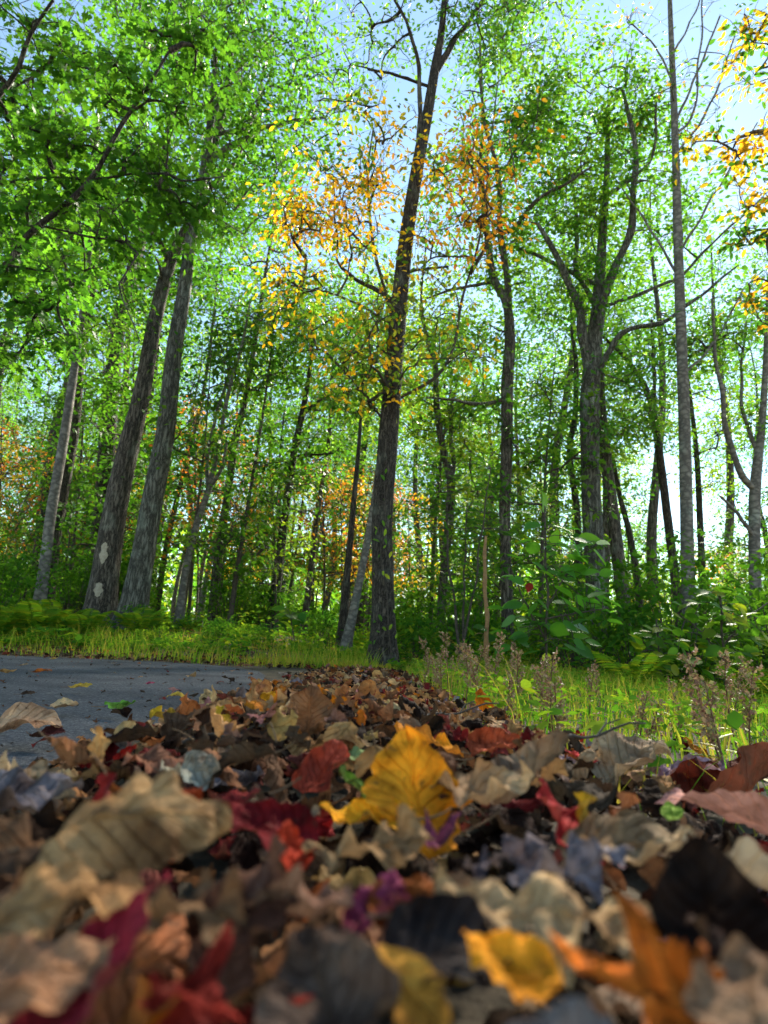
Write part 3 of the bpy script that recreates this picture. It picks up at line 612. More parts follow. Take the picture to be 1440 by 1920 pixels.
# tall background trees: denser to the left, thinner towards the open right edge
spots = []
for k in range(150):
    Y = 12.5 + 34 * gr.random() ** .9; u = -150 + 1700 * gr.random()
    if u > 1180 and gr.random() < (.55 if u < 1330 else .8): continue
    if u > 1020 and Y < 16: continue
    x, y = at(u, Y)
    if any((x - a) ** 2 + (y - b) ** 2 < 1.3 for a, b in spots): continue
    spots.append((x, y))
for x, y in spots:
    put(big[gr.choice(4, p=[.26, .2, .22, .32])], x, y, .8 + .4 * gr.random(), gr.random() * 6.28)
for k in range(80):
    Y = 9.5 + 26 * gr.random() ** 1.2; u = -120 + 1680 * gr.random()
    if 560 < u < 700 and Y < 14: continue
    s = .7 + .55 * gr.random()
    if u > 1200: s *= .7
    put(sap[gr.choice(3)], *at(u, Y), s, gr.random() * 6.28)
for (u, Y, s, k) in [(1170, 18, .9, 2), (1215, 22, 1.0, 0), (1250, 17, .75, 1), (1290, 24, .9, 2), (1225, 28, 1.2, 2), (1180, 26, 1.1, 0), (1330, 21, .7, 1), (1280, 30, 1.1, 0), (1375, 26, .8, 2), (1420, 22, .65, 0)]:
    put(sap[k], *at(u, Y), s, gr.random() * 6.28)
for (u, Y, s, k) in [(10, 12, .85, 0), (95, 14, .9, 0), (-40, 11, .8, 1), (375, 14, 1.15, 0), (430, 12, .85, 0), (455, 15, .9, 1), (620, 12.5, .8, 0), (655, 13.5, .95, 1), (690, 16, 1.0, 0), (600, 20, 1.1, 1), (1340, 17, .75, 0), (780, 15, 1.0, 1), (250, 15, 1.1, 1), (700, 22, 1.3, 0), (1200, 14, .5, 1), (1060, 20, .9, 1)]:
    put(map_[k], *at(u, Y), s, gr.random() * 6.28)
for k in range(120):
    Y = 6.6 + 14 * gr.random() ** 1.3; u = -60 + 1560 * gr.random()
    x, y = at(u, Y)
    if x < .5 and y < 7.2 + .3 * gr.random(): continue
    if u > 760 and y < 5.0: continue
    if 690 < u < 745 and y < 7.4: continue
    s = .65 + .6 * gr.random()
    if x < .3 and y < 9.8: s *= .42
    put(shr[gr.choice(3, p=[.45, .35, .2])], x, y, s, gr.random() * 6.28)

# the far edge of the wood, one mass of leaves nobody could count
n = 26000
Yf = 46 + 22 * rng.random(n); uf = -250 + 1600 * rng.random(n); hz = 9.5 * rng.random(n) ** 1.5 * (1 - .75 * ss(1000, 1350, uf))
Cf = np.c_[(uf - 720) / F * Yf, Yf, hz + terrain((uf - 720) / F * Yf, Yf)]
Vf, Ff, Cc = leaves(Cf, rng.normal(size=(n, 3)), rng.normal(size=(n, 3)) + [0, 0, .6], .55 + .5 * rng.random(n), KITE, pick(np.vstack([GREEN, LIME]), n))
obj('distant_wood', mesh('distant_wood', Vf, Ff, Cc), M_LEAF, kind='stuff', label='hazy green mass of far-off leaves behind the trunks', cat='wood')

# ------------------------------------------------------------------ grass, herbs and weeds
def grass(name, label, x, y, h, wd, pal, lean=.5):
    n = len(x); K = 4
    t = np.linspace(0, 1, K)[None, :, None]
    a = rng.random(n) * 6.283; d = np.c_[np.cos(a), np.sin(a), np.zeros(n)]
    ln = (lean * (.3 + rng.random(n)))[:, None, None]
    b = np.c_[x, y, ground_z(x, y) - .01]
    up = np.array([0, 0, 1.])
    c = b[:, None] + h[:, None, None] * (up * t * (1 - .35 * ln * t) + d[:, None] * ln * t * t)
    sd_ = np.c_[-np.sin(a + .4), np.cos(a + .4), np.zeros(n)][:, None]
    ww = (wd * (.6 + .8 * rng.random(n)))[:, None, None] * np.array([1, .85, .5, .06])[None, :, None]
    V = np.stack([c - sd_ * ww, c + sd_ * ww], 2).reshape(-1, 3)
    bi = (np.arange(n) * K * 2)[:, None] + (np.arange(K - 1) * 2)[None, :]; bi = bi.ravel()
    obj(name, mesh(name, V, [np.stack([bi, bi + 1, bi + 3, bi + 2], -1)], np.repeat(pick(pal, n), K * 2, axis=0)), M_HERB, kind='stuff', label=label, cat='grass')

GRS = np.array([(.10, .24, .02), (.15, .29, .025), (.24, .33, .03), (.36, .36, .05), (.45, .33, .07)])
DRYG = np.array([(.42, .33, .08), (.50, .36, .10), (.30, .33, .04), (.36, .24, .07)])
n = 15000
gx = .25 + 6.5 * rng.random(n) ** 1.4; gy = .75 + 7.5 * rng.random(n) ** .9
ed = .30 + .05 * np.sin(5 * gy) - .10 * ss(2, 5, gy)
k = (gx > ed + .08 * rng.random(n)) & (gx < 1.2 + 1.0 * gy)
gx, gy = gx[k], gy[k]
grass('grass', 'bright green grass growing at the right of the leaf drift', gx, gy, (.07 + .16 * rng.random(len(gx))) * (.55 + .45 * ss(.3, 1.2, gx)), .0026 + .0016 * ss(1, 4, gy), GRS)
n = 420; gx = .28 + 1.9 * rng.random(n) ** 1.3; gy = 1.3 + 5.2 * rng.random(n)
grass('dry_grass', 'straw-coloured dry grass blades standing in the green verge', gx, gy, .12 + .20 * rng.random(n), np.full(n, .0018), DRYG, lean=.7)
n = 15000; gx = -9 + 9.0 * rng.random(n); gy = 5.45 + 2.6 * rng.random(n) ** 1.2
k = ~in_poly(gx, gy - .12 - .30 * rng.random(n), ROADPOLY) & ~((gx > -.95) & (gy < 5.6))
pt_ = wav(gx * 1.7, gy * 2.3, 4.0) + .5 * wav(gx * 5.1, gy * 4.3, 1.0)
k &= rng.random(n) < .25 + .75 * ss(-.5, .5, pt_)
gx, gy, pt_ = gx[k], gy[k], pt_[k]
grass('verge_grass', 'yellow-green grass verge along the far edge of the road', gx, gy, (.05 + .20 * rng.random(len(gx)) ** 1.5) * (.7 + .5 * ss(-.6, .8, pt_)), np.full(len(gx), .0040), np.vstack([GRS, GRS[2:4]]))
n = 2200; gx = -1.3 + 1.5 * rng.random(n); gy = 5.6 + 1.1 * rng.random(n)
grass('yellow_grass', 'short golden grass patch left of the central tree', gx, gy, .03 + .09 * rng.random(n), np.full(n, .0035), np.array([(.46, .34, .06), (.50, .30, .05), (.30, .34, .04), (.20, .28, .03)]))

# ground cover under the trees: small herbs nobody could count
n = 26000; gy = 6.4 + 16 * rng.random(n) ** 1.5; gx = (-40 + 1520 * rng.random(n) - 720) / F * gy
k = (gy > 7.2) | (gx > .1) | (gx < -1.4); gx, gy = gx[k], gy[k]; n = len(gx)
hp = .25 + 1.1 * ss(-.5, .7, wav(gx * 1.9, gy * 1.6, 3.0) + .5 * wav(gx * 4.7, gy * 5.1, .3))
C = np.c_[gx, gy, ground_z(gx, gy) + .03 + .36 * hp * (1 - .62 * ss(.5, -.5, gx) * ss(9.5, 8.0, gy)) * rng.random(n) ** 1.5]
Vh, Fh, Ch = leaves(C, np.c_[rng.normal(size=(n, 2)), rng.normal(0, .25, n)], np.c_[rng.normal(0, .35, (n, 2)), np.ones(n)], .05 + .07 * rng.random(n), KITE, pick(np.vstack([GREEN, LIME]), n), 1.2)
obj('ground_herbs', mesh('ground_herbs', Vh, Fh, Ch), M_HERB, kind='stuff', label='low leafy ground cover spreading under the forest trees', cat='ground cover')
n = 5000; gx = .30 + 2.8 * rng.random(n) ** 1.3; gy = 1.0 + 5 * rng.random(n); k = gx < .5 + .75 * gy; gx, gy = gx[k], gy[k]; n = len(gx)
C = np.c_[gx, gy, ground_z(gx, gy) + .02 + .13 * rng.random(n)]
Vh, Fh, Ch = leaves(C, np.c_[rng.normal(size=(n, 2)), rng.normal(0, .3, n)], np.c_[rng.normal(0, .4, (n, 2)), np.ones(n)], .018 + .026 * rng.random(n), OVAL, pick(np.vstack([LIME, GRS[:3]]), n), 1.3)
obj('verge_herbs', mesh('verge_herbs', Vh, Fh, Ch), M_HERB, kind='stuff', label='small bright herbs among the grass beside the leaf drift', cat='ground cover')

# dry seed-head weeds
GW = 'dry weeds along the leaf drift'
def weed_tpl(h, n, label):
    root = obj('dry_weed', None, label=label, cat='weed', group=GW)
    t = np.linspace(0, 1, 8)
    st = np.c_[.10 * h * t ** 2, .04 * h * np.sin(3 * t), h * t]
    V, Q = tubes(st[None], np.linspace(.0028, .0010, 8)[None], 5)
    obj('stem', mesh('stem', V, [Q], np.tile([(.16, .075, .05)], (len(V), 1))), M_DRY, root)
    g = Geo()
    for k in range(n):
        f = .42 + .56 * k / n; b = np.array([.10 * h * f * f, .04 * h * math.sin(3 * f), h * f])
        ln = .05 * h * (1.5 - f) * (.6 + .8 * rng.random()) + .012; a = rng.random() * 6.28
        e = b + ln * np.array([math.cos(a), math.sin(a), .9])
        V, Q = tubes(np.array([[b, (b + e) / 2 + [0, 0, .003], e]]), np.array([[.0008, .0007, .0005]]), 3); g.add(V, [Q], (.2, .11, .06))
        q = 9; tt_ = rng.random((q, 1)); C = b + (e - b) * (.3 + .75 * tt_) + rng.normal(0, .0028, (q, 3))
        V, Fc, Cl = leaves(C, rng.normal(size=(q, 3)) + [0, 0, .6], rng.normal(size=(q, 3)), .0065 + .006 * rng.random(q), KITE, pick(np.array([(.30, .17, .10), (.22, .11, .07), (.38, .25, .15), (.28, .25, .09)]), q), 1.3); g.add(V, Fc, Cl)
    obj('seed_head', g.mesh('seed_head'), M_DRY, root)
    for k in range(5):
        f = .08 + .09 * k; b = np.array([[.10 * h * f * f, 0, h * f]]); a = rng.random() * 6.28
        d = np.array([[math.cos(a), math.sin(a), .2]])
        V, Fc, Cl = leaves(b + d * .022, d, np.array([[0, 0, 1.]]), np.array([.05]), OVAL, pick(np.vstack([GRS[2:], DRYG]), 1), .7)
        obj('leaf', mesh('leaf', V, Fc, Cl), M_DRY, root)
    return root
wt = [weed_tpl(.26, 26, 'reddish-brown dry weed with fluffy seed head beside the leaf drift'), weed_tpl(.19, 20, 'short brown dry weed with seed head beside the leaf drift'), weed_tpl(.33, 34, 'tall brown dry weed with branching plume beside the leaf drift')]
wp = [(.40, 1.35, 1), (.47, 1.6, 0), (.36, 1.75, 1), (.30, 2.1, 0), (.52, 1.9, 1), (.62, 1.45, 1), (.74, 1.3, 0), (.72, 1.7, 1), (.28, 2.5, 0), (.40, 2.4, 2), (.52, 2.7, 2), (.60, 2.2, 0), (.35, 3.0, 2), (.70, 3.1, 0),
      (.46, 3.4, 2), (.25, 3.3, 0), (.84, 2.4, 0), (1.0, 2.0, 1), (.33, 3.8, 0), (.58, 3.9, 2), (.80, 3.7, 2), (1.05, 2.9, 0), (1.25, 2.6, 0), (.66, 1.15, 1), (.44, 2.9, 0), (.49, 2.15, 0), (.56, 3.1, 2), (.31, 2.75, 1), (1.5, 2.6, 2), (.82, 1.35, 0), (.92, 1.55, 2)]
for (x, y, k) in wp:
    u_ = project(np.array([x, y, .1]))[0]
    lm_ = next(t for a, b, t in LM if a <= u_ < b or (b == 2000 and u_ >= b))
    put(wt[k], x, y, .75 + .45 * gr.random(), gr.random() * 6.28, tilt=(gr.normal() * .12, gr.normal() * .12),
        label=['reddish-brown weed with fluffy seed head', 'short brown weed with seed head', 'tall brown weed with branching plume'][k] + ' before ' + lm_ + ('' if y > 2.2 else ', at the drift'))

for (u, Y, s_, k) in [(15, 7.6, .8, 2), (45, 8.2, .5, 0), (130, 7.3, .35, 1), (300, 8.2, .45, 0), (330, 7.3, .35, 1), (430, 7.4, .35, 0), (475, 7.9, .4, 1), (590, 8.0, .35, 1)]:
    put(shr[k], *at(u, Y), s_, gr.random() * 6.28)
# ferns at the far verge
def frond(L):
    g = Geo(); t = np.linspace(0, 1, 9); sp = np.c_[L * t * (1 - .15 * t), 0 * t, L * (.75 * t - .55 * t * t)]
    V, Q = tubes(sp[None], np.linspace(.003, .001, 9)[None], 4); g.add(V, [Q], (.12, .2, .03))
    for s_ in (-1, 1):
        f = np.linspace(.12, .97, 16); b = np.stack([np.interp(f, t, sp[:, i]) for i in range(3)], 1)
        ln = L * .30 * np.sin(np.pi * (f * .85 + .12)) ** .8
        d = np.c_[np.full(16, .45), np.full(16, s_), np.full(16, -.15)]
        V, Fc, Cl = leaves(b + unit(d) * ln[:, None] * .4, d, np.tile([0, 0, 1.], (16, 1)) + rng.normal(0, .1, (16, 3)), ln, OVAL, pick(LIME, 16), .45); g.add(V, Fc, Cl)
    return g.mesh('frond')
GF = 'ferns on the far verge'
frm = [frond(.55), frond(.45)]
for (u, Y) in [(70, 7.6), (100, 7.2), (40, 7.9), (140, 8.0), (190, 7.4), (20, 7.0), (285, 7.8), (1180, 5.2), (1390, 4.6)]:
    x, y = at(u, Y)
    r_ = obj('fern', None, loc=(x, y, float(ground_z(x, y))), label='light green arching fern before ' + next(t for a, b, t in LM if a <= u < b) if u < 1000 else 'small green fern among the grass under the right-hand trees', cat='fern', group=GF if u < 1000 else 'ferns under the right-hand trees')
    for k in range(8):
        f_ = obj('frond', frm[k % 2], M_HERB, r_); f_.rotation_euler = (0, -.35 - .3 * gr.random(), k * .785 + .3 * gr.random()); s_ = .8 + .4 * gr.random(); f_.scale = (s_, s_, s_)

# broad-leaved saplings in front of the oak: every large leaf is a part
def leafy(name, label, stems, Y, lv, mat_stem, cat='sapling', shape=BROAD, wd=1.0):
    """stems: pixel polylines; lv: (u, v, length px, tip angle in degrees from right, tilt, colour)"""
    tp = px_line(stems[0], Y, 0, True); base = tp[0, :3].copy()
    root = obj(name, None, loc=base, label=label, cat=cat)
    nodes = []
    for i, st in enumerate(stems):
        lp = px_line(st, Y, 0 if i == 0 else .25 * (-1) ** i, i == 0)
        V, Q, q = trunk_geo(lp, 7, 0, Y, n=24); obj('stem', mesh('stem', V - base, [Q]), mat_stem, root); nodes.append(q[:, :3])
    nodes = np.vstack(nodes)
    pet = []
    for (u, v, ln, ang, tl, c) in lv:
        p, k = P(u, v, Y + .5 * (rng.random() - .5)); sz = ln / F * k
        a = R(ang); d = math.cos(a) * rgt + math.sin(a) * upv + fwd * (-.5 + rng.random() * .7)
        nn = np.array([[0, -.35, 1.0]]) + rng.normal(0, .35, (1, 3)) + tl * fwd[None]
        V, Fc, Cl = leaves(np.array([p]) - base, d[None], nn, np.array([sz]), shape, np.array([c]), wd)
        lo = obj('leaf', mesh('leaf', V, Fc, Cl), M_LEAF, root)
        a0 = p - unit(d) * sz * .4; j = np.argmin(np.linalg.norm(nodes - a0, axis=1)); b0 = nodes[j]
        t = np.linspace(0, 1, 4)[:, None]; pet.append(b0 + (a0 - b0) * t + np.sin(np.pi * t) * np.array([0, 0, .03]))
    V, Q = tubes(np.array(pet), np.tile(np.linspace(.0035, .002, 4), (len(pet), 1)), 4)
    obj('leaf_stalks', mesh('leaf_stalks', V - base, [Q]), mat_stem, root, kind='stuff')
    return root
def auto_leaves(cu, cv, ru, rv, n, ln, pal):
    q = rand_in(n, .2); out = []
    for i in range(n): out.append((cu + ru * q[i, 0], cv + rv * q[i, 1], ln * (.7 + .6 * rng.random()), 180 * (q[i, 0] < 0) + rng.normal() * 25 - 15, rng.normal() * .25, tuple(pick(pal, 1)[0])))
    return out
gg = [(.08, .24, .03), (.11, .28, .03), (.07, .20, .03), (.15, .32, .03)]  # light painted into the greens: lifted against shade, lightest on the upper leaves
lv = [(1020, 945, 66, 100, -.6, gg[3]), (985, 962, 60, 170, -.3, gg[1]), (1060, 960, 60, 10, -.3, gg[1]), (1000, 985, 58, 200, .1, gg[0]), (1050, 990, 62, -20, .2, gg[2]), (1100, 1012, 66, 5, -.6, gg[3]), (1128, 1018, 40, -5, .2, (.35, .42, .42)),
      (985, 1015, 54, 190, 0, gg[1]), (1030, 1030, 52, -60, .3, gg[3]), (1075, 1045, 54, -20, 0, gg[1]), (993, 1100, 30, 250, -.9, (.35, .03, .02)), (960, 1080, 56, 180, .1, gg[0]), (1060, 1085, 56, -10, -.2, gg[1]), (1110, 1100, 58, -20, .2, gg[0]),
      (965, 1135, 60, 190, -.2, gg[2]), (955, 1165, 60, 200, .2, (.12, .25, .14)), (1000, 1140, 50, 230, 0, gg[1]), (1050, 1130, 60, 0, .1, gg[0]), (1120, 1140, 64, -8, -.1, gg[2]), (990, 1185, 56, 210, .1, gg[1]), (1045, 1180, 60, -20, 0, gg[1]),
      (1085, 1175, 62, -25, .2, (.13, .27, .16)), (945, 1215, 56, 200, .1, gg[0]), (1000, 1222, 54, 190, -.2, gg[2]), (1070, 1215, 56, -30, .2, gg[0]), (1110, 1205, 50, -15, 0, gg[1]), (1025, 1232, 34, -95, -.8, (.55, .6, .05)), (1036, 1248, 40, -70, -.3, (.5, .5, .06)),
      (1015, 1065, 50, 140, 0, gg[0]), (1085, 1075, 48, 40, -.4, gg[1]), (970, 1045, 46, 160, -.2, gg[1]), (1135, 1075, 44, 20, 0, gg[1]), (930, 1140, 46, 170, 0, gg[2]), (1040, 1010, 50, 70, -.4, gg[3]), (1150, 1165, 46, -10, 0, gg[1]), (940, 1185, 46, 175, .2, gg[0])]
lv = [(a, b, c_ * .64, d, e, f) for a, b, c_, d, e, f in lv] + auto_leaves(1040, 1110, 110, 130, 60, 34, np.array(gg))
leafy('broadleaf_sapling', 'broad-leaved green sapling with one red leaf in front of the oak', [[(1022, 1262, 5), (1024, 1200, 5), (1026, 1100, 4.5), (1022, 1020, 4), (1022, 950, 3)], [(1024, 1200, 4), (985, 1130, 3), (960, 1070, 2)], [(1025, 1140, 4), (1060, 1080, 3), (1105, 1015, 2)], [(1025, 1160, 4), (1080, 1150, 3), (1140, 1140, 2)]], 4.6, lv, M_TWIG)
leafy('bushy_sapling', 'low broad-leaved sapling at the foot of the bare-topped tree', [[(1360, 1300, 5), (1355, 1200, 4), (1350, 1110, 3)], [(1357, 1230, 3), (1310, 1180, 2.5), (1270, 1150, 2)], [(1356, 1210, 3), (1400, 1160, 2.5), (1440, 1130, 2)]], 5.2, auto_leaves(1350, 1185, 100, 90, 110, 27, np.vstack([GREEN[2:], LIME])), M_TWIG)
leafy('bushy_sapling', 'small young sapling low in the verge between oak and leaning trunk', [[(1240, 1290, 4), (1236, 1220, 3), (1230, 1160, 2)]], 5.8, auto_leaves(1235, 1215, 50, 60, 40, 26, LIME), M_TWIG)
leafy('dead_stem_plant', 'bare orange-brown dead stem standing behind the dry weeds', [[(912, 1240, 9), (912, 1150, 8), (908, 1060, 7), (911, 1005, 5)]], 6.0, auto_leaves(905, 1205, 30, 30, 6, 26, DEEP), noise_mat('dead_wood', [(.3, (.17, .085, .035)), (.7, (.36, .21, .09))], 25), cat='dead stem')
leafy('willowy_shrub', 'willowy many-stemmed shrub with fine narrow leaves right of the central tree', [[(868, 1210, 6), (850, 1120, 5), (838, 1020, 4), (840, 900, 2)], [(868, 1205, 5), (890, 1100, 4), (905, 980, 3), (920, 880, 2)], [(868, 1205, 5), (870, 1100, 4), (875, 960, 3)]], 7.2,
      auto_leaves(868, 1000, 95, 160, 260, 20, DEEP), M_TWIG, cat='shrub', shape=OVAL, wd=.6)
leafy('roadside_sapling', 'small leafy seedling with drooping green leaves before the dark leaning trunk', [[(560, 1225, 3), (550, 1190, 2.5), (545, 1155, 2)]], 8.0, auto_leaves(545, 1155, 34, 20, 22, 22, GREEN), M_TWIG)
# climbing leaves on the central trunk
g = Geo(); n = 55
vv = 880 + 350 * rng.random(n); uu = 718 + rng.normal(0, 20, n)
Cp = np.array([P(a, b, 6.83)[0] for a, b in zip(uu, vv)])
leafy('climbing_vine', 'green vine leaves climbing the dark central trunk', [[(736, 1248, 3), (728, 1150, 2.5), (716, 1050, 2), (722, 960, 2), (720, 880, 1.5)]], 6.83, [(a, b, 8 + 8 * rng.random(), -90 + rng.normal() * 40, -.8, tuple(pick(np.vstack([GREEN[2:], LIME]), 1)[0])) for a, b in zip(uu, vv)], M_TWIG, cat='vine', shape=OVAL)

# ------------------------------------------------------------------ fallen leaves
def blade(kind, nt_, ns_, g, curl=0., bend=0., crumple=.05, ripple=.04, twist=0., fold=0.):
    """a leaf of length 1 along x: vertices, faces, uv"""
    if kind == 'maple':
        na = nt_ * 2 + 1; nr = max(3, ns_)
        th = np.linspace(-R(158), R(158), na)
        lob = np.zeros(na)
        for c, a, w_ in ((0, 1., .30), (R(62), .86, .27), (-R(62), .86, .27), (R(122), .55, .26), (-R(122), .55, .26)):
            lob = np.maximum(lob, a * np.clip(1 - np.abs(th - c) / w_ * .52, .38, 1) ** 1.1)
        lob *= 1 + .09 * np.sin(th * 23)
        rr = np.linspace(0, 1, nr + 1)[1:]
        Pp = (rr[:, None, None] * (lob[:, None] * np.c_[np.cos(th), np.sin(th)])[None] * .62).reshape(-1, 2)
        Pp = np.vstack([[0, 0], Pp]); Pp[:, 0] += .30
        i = np.arange(na - 1)
        fs = [np.stack([np.zeros(na - 1, int), 1 + i, 2 + i], -1)]
        qd = [np.stack([1 + r_ * na + i, 1 + (r_ + 1) * na + i, 2 + (r_ + 1) * na + i, 2 + r_ * na + i], -1) for r_ in range(nr - 1)]
        fs.append(np.vstack(qd)); x, y = Pp[:, 0], Pp[:, 1]
        uv = np.c_[np.clip(x, 0, 1), .5 + y * .8]; vn = y * 1.7
    else:
        t = np.linspace(0, 1, nt_ + 1)
        if kind == 'oak':
            wd = .31 * np.sin(np.pi * np.clip(t * .93 + .04, 0, 1)) ** .6 * (.62 + .38 * np.cos(2 * np.pi * (t * 3.6 - .1))) * (.65 + .6 * t) ; wd[-1] = .03
        elif kind == 'beech':
            wd = .27 * np.sin(np.pi * t ** .9) ** .85 * (1 + .05 * np.sin(t * 75))
        elif kind == 'ovate':
            wd = .36 * np.sin(np.pi * t ** .72) ** .85 * (1 + .03 * np.sin(t * 60))
        else:                                                   # broad: rounded, heart-like
            wd = .43 * np.sin(np.pi * np.clip(t ** .75, 0, 1)) ** .65 * (1 + .025 * np.sin(t * 40))
        wd = np.maximum(wd, .004)
        s_ = np.linspace(-1, 1, ns_ + 1)
        x = np.repeat(t, ns_ + 1); vn = np.tile(s_, nt_ + 1); y = vn * np.repeat(wd, ns_ + 1) + .03 * np.sin(x * 3 + g.random() * 6)
        a = (np.arange(nt_)[:, None] * (ns_ + 1) + np.arange(ns_)[None]).ravel()
        fs = [np.stack([a, a + ns_ + 1, a + ns_ + 2, a + 1], -1)]
        uv = np.c_[x, .5 + .5 * vn]
    z = np.zeros(len(x)); ph = g.random(8) * 6.28
    z += crumple * (np.sin(5.1 * x + 3 * y + ph[0]) * np.sin(6.3 * y + ph[1]) + .55 * np.sin(11 * x - 7 * y + ph[2]) + .35 * np.sin(17 * y + 9 * x + ph[3]))
    if nt_ > 15: z += .26 * crumple * (np.sin(31 * x + 19 * y + ph[6]) + np.sin(37 * y - 23 * x + ph[7]) + .7 * np.sin(53 * x + ph[1]) * np.sin(47 * y + ph[2])) + .006 * np.abs(np.sin(28 * x - 16 * np.abs(y) + ph[3]))
    z += ripple * vn ** 2 * (np.sin(13 * x + ph[4] + np.sign(vn)) + .6 * np.sin(27 * x + ph[5]))
    z += fold * np.abs(y)
    if abs(curl) > 1e-3:
        rr = 1 / curl; y, z = (rr - z) * np.sin(y * curl), rr - (rr - z) * np.cos(y * curl)
    if abs(bend) > 1e-3:
        rr = 1 / bend; x0 = x - .5; x, z = .5 + (rr - z) * np.sin(x0 * bend), rr - (rr - z) * np.cos(x0 * bend)
    if twist:
        an = twist * (x - .5); y, z = y * np.cos(an) - z * np.sin(an), y * np.sin(an) + z * np.cos(an)
    V = np.c_[x - .5, y, z]; V[:, 2] -= np.percentile(z, 15)
    return V, fs, uv

KINDS = ['oak', 'beech', 'ovate', 'broad', 'maple', 'ovate', 'beech', 'oak']
HI, LO = [], []
gl = np.random.default_rng(21)
for i in range(40):
    k = KINDS[i % 8]
    prm = dict(curl=gl.normal() * 4.2 + 1.0, bend=gl.normal() * 1.3, crumple=.03 + .045 * gl.random(), ripple=.03 + .06 * gl.random(), twist=gl.normal() * .9, fold=.5 * gl.random() * (gl.random() < .4))
    if k == 'maple': prm['curl'] *= .6
    V, fs, uv = blade(k, 22 if k != 'maple' else 20, 8 if k != 'maple' else 5, gl, **prm)
    HI.append((k, V, fs, uv, mesh('leaf_blade', V, fs, uv=uv), prm))
    if i % 2 == 0 or k == 'maple':
        V, fs, uv = blade(k, 12 if k == 'oak' else 7, 4, gl, **prm); LO.append((k, V, fs, uv))
def stalk_mesh(sg):
    t = np.linspace(0, 1, 6); pt = np.c_[-.48 - .32 * t, sg * .10 * t * t, .02 + .07 * t * t]
    V, Q = tubes(pt[None], np.linspace(.012, .008, 6)[None], 5); return mesh('stalk', V, [Q])
STK = [stalk_mesh(1), stalk_mesh(-1)]

PALS = {'tan': (.46, .25, .10), 'pale beige': (.60, .40, .20), 'brown': (.22, .10, .045), 'dark brown': (.034, .018, .012), 'grey-brown': (.25, .165, .105), 'maroon': (.17, .018, .018), 'crimson': (.36, .022, .022),
        'orange': (.62, .20, .018), 'golden yellow': (.64, .36, .03), 'dusty pink': (.46, .22, .20), 'lavender-grey': (.27, .245, .28), 'green': (.13, .27, .04), 'rust': (.32, .105, .035)}
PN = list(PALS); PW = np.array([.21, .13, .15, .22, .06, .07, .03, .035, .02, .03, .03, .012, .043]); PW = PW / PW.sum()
PWN = np.array([.13, .05, .20, .40, .04, .08, .012, .015, .005, .01, .012, .003, .04]); PWN = PWN / PWN.sum()  # nearest top leaves weighted dark, painting black gaps round the named leaves
PWL = np.array([.03, .01, .16, .70, .10, .08, .005, .005, .005, .005, .01, 0, .03]); PWL = PWL / PWL.sum()  # lower layers: decayed leaves, darkened further to paint the shade in the gaps
LIT = Geo()
cand = []
def rotm(yaw, pit, rol, flip=False):
    return np.array(Matrix.Rotation(yaw, 3, 'Z') @ Matrix.Rotation(pit, 3, 'Y') @ Matrix.Rotation(rol + (math.pi if flip else 0), 3, 'X'))
def lay(x, y, z, s, cname, top, tilt=.35):
    cand.append((x, y, z, s, cname, top, gl.random() * 6.28, gl.normal() * tilt, gl.normal() * tilt, int(gl.integers(len(HI))), gl.random() < .35))
def field(x0, x1, y0, y1, cell, dz, top, keep=None, smin=.04, smax=.095, tilt=.35, surf=ground_z):
    PWx = PW if top else PWL
    for yy in np.arange(y0, y1, cell):
        for xx in np.arange(x0, x1, cell):
            x = xx + cell * gl.random(); y = yy + cell * gl.random()
            if keep is not None and not keep(x, y): continue
            s = smin + (smax - smin) * gl.random() ** 1.4
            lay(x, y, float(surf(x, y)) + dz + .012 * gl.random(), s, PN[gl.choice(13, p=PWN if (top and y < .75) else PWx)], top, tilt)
def bed(x, y):
    e0 = -.62 + .12 * float(ss(1.9, .9, y)) + .06 * float(ss(2, 4, y)) + .06 * math.sin(4.1 * y) + .07 * math.sin(9.7 * y + 1); e1 = .30 + .06 * math.sin(3.3 * y) - .10 * float(ss(2, 5, y))
    if y < 1.3: e1 += .5 * (1.3 - y)
    p = min(1, max(0, (x - e0) / .22)) * min(1, max(0, (e1 + .16 - x) / .2))
    return gl.random() < p and (x * x + y * y + .01) > .17 ** 2
full = lambda x, y: ground_z(x, y) + .30 * heap(x, y)
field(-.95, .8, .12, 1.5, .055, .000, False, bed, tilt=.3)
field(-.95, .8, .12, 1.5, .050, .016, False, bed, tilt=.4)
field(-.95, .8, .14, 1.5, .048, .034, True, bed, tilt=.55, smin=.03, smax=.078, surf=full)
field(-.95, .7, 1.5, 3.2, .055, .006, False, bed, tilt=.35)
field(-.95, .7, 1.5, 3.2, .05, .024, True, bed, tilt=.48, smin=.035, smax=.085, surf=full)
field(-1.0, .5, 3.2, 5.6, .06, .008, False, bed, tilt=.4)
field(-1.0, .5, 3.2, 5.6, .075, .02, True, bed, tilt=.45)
field(.2, 2.6, .8, 4.5, .16, .01, True, None, tilt=.5)                                   # strays in the verge
field(-6, .4, 5.35, 6.3, .085, .012, False, lambda x, y: not bool(in_poly(x, y, ROADPOLY)), tilt=.35)   # litter at the far kerbless edge
rz = lambda x, y: .028 + 0 * x
field(-5, -.58, .7, 5.3, .20, .004, True, lambda x, y: bool(in_poly(x, y, ROADPOLY)) and gl.random() < .16 + .84 * math.exp(-(-.60 - x) / .16), smin=.03, smax=.09, tilt=.22, surf=rz)
field(-5, -.58, .5, 5.3, .085, .002, False, lambda x, y: bool(in_poly(x, y, ROADPOLY)) and gl.random() < .25 + .75 * math.exp(-(-.60 - x) / .2), smin=.008, smax=.03, tilt=.25, surf=rz)

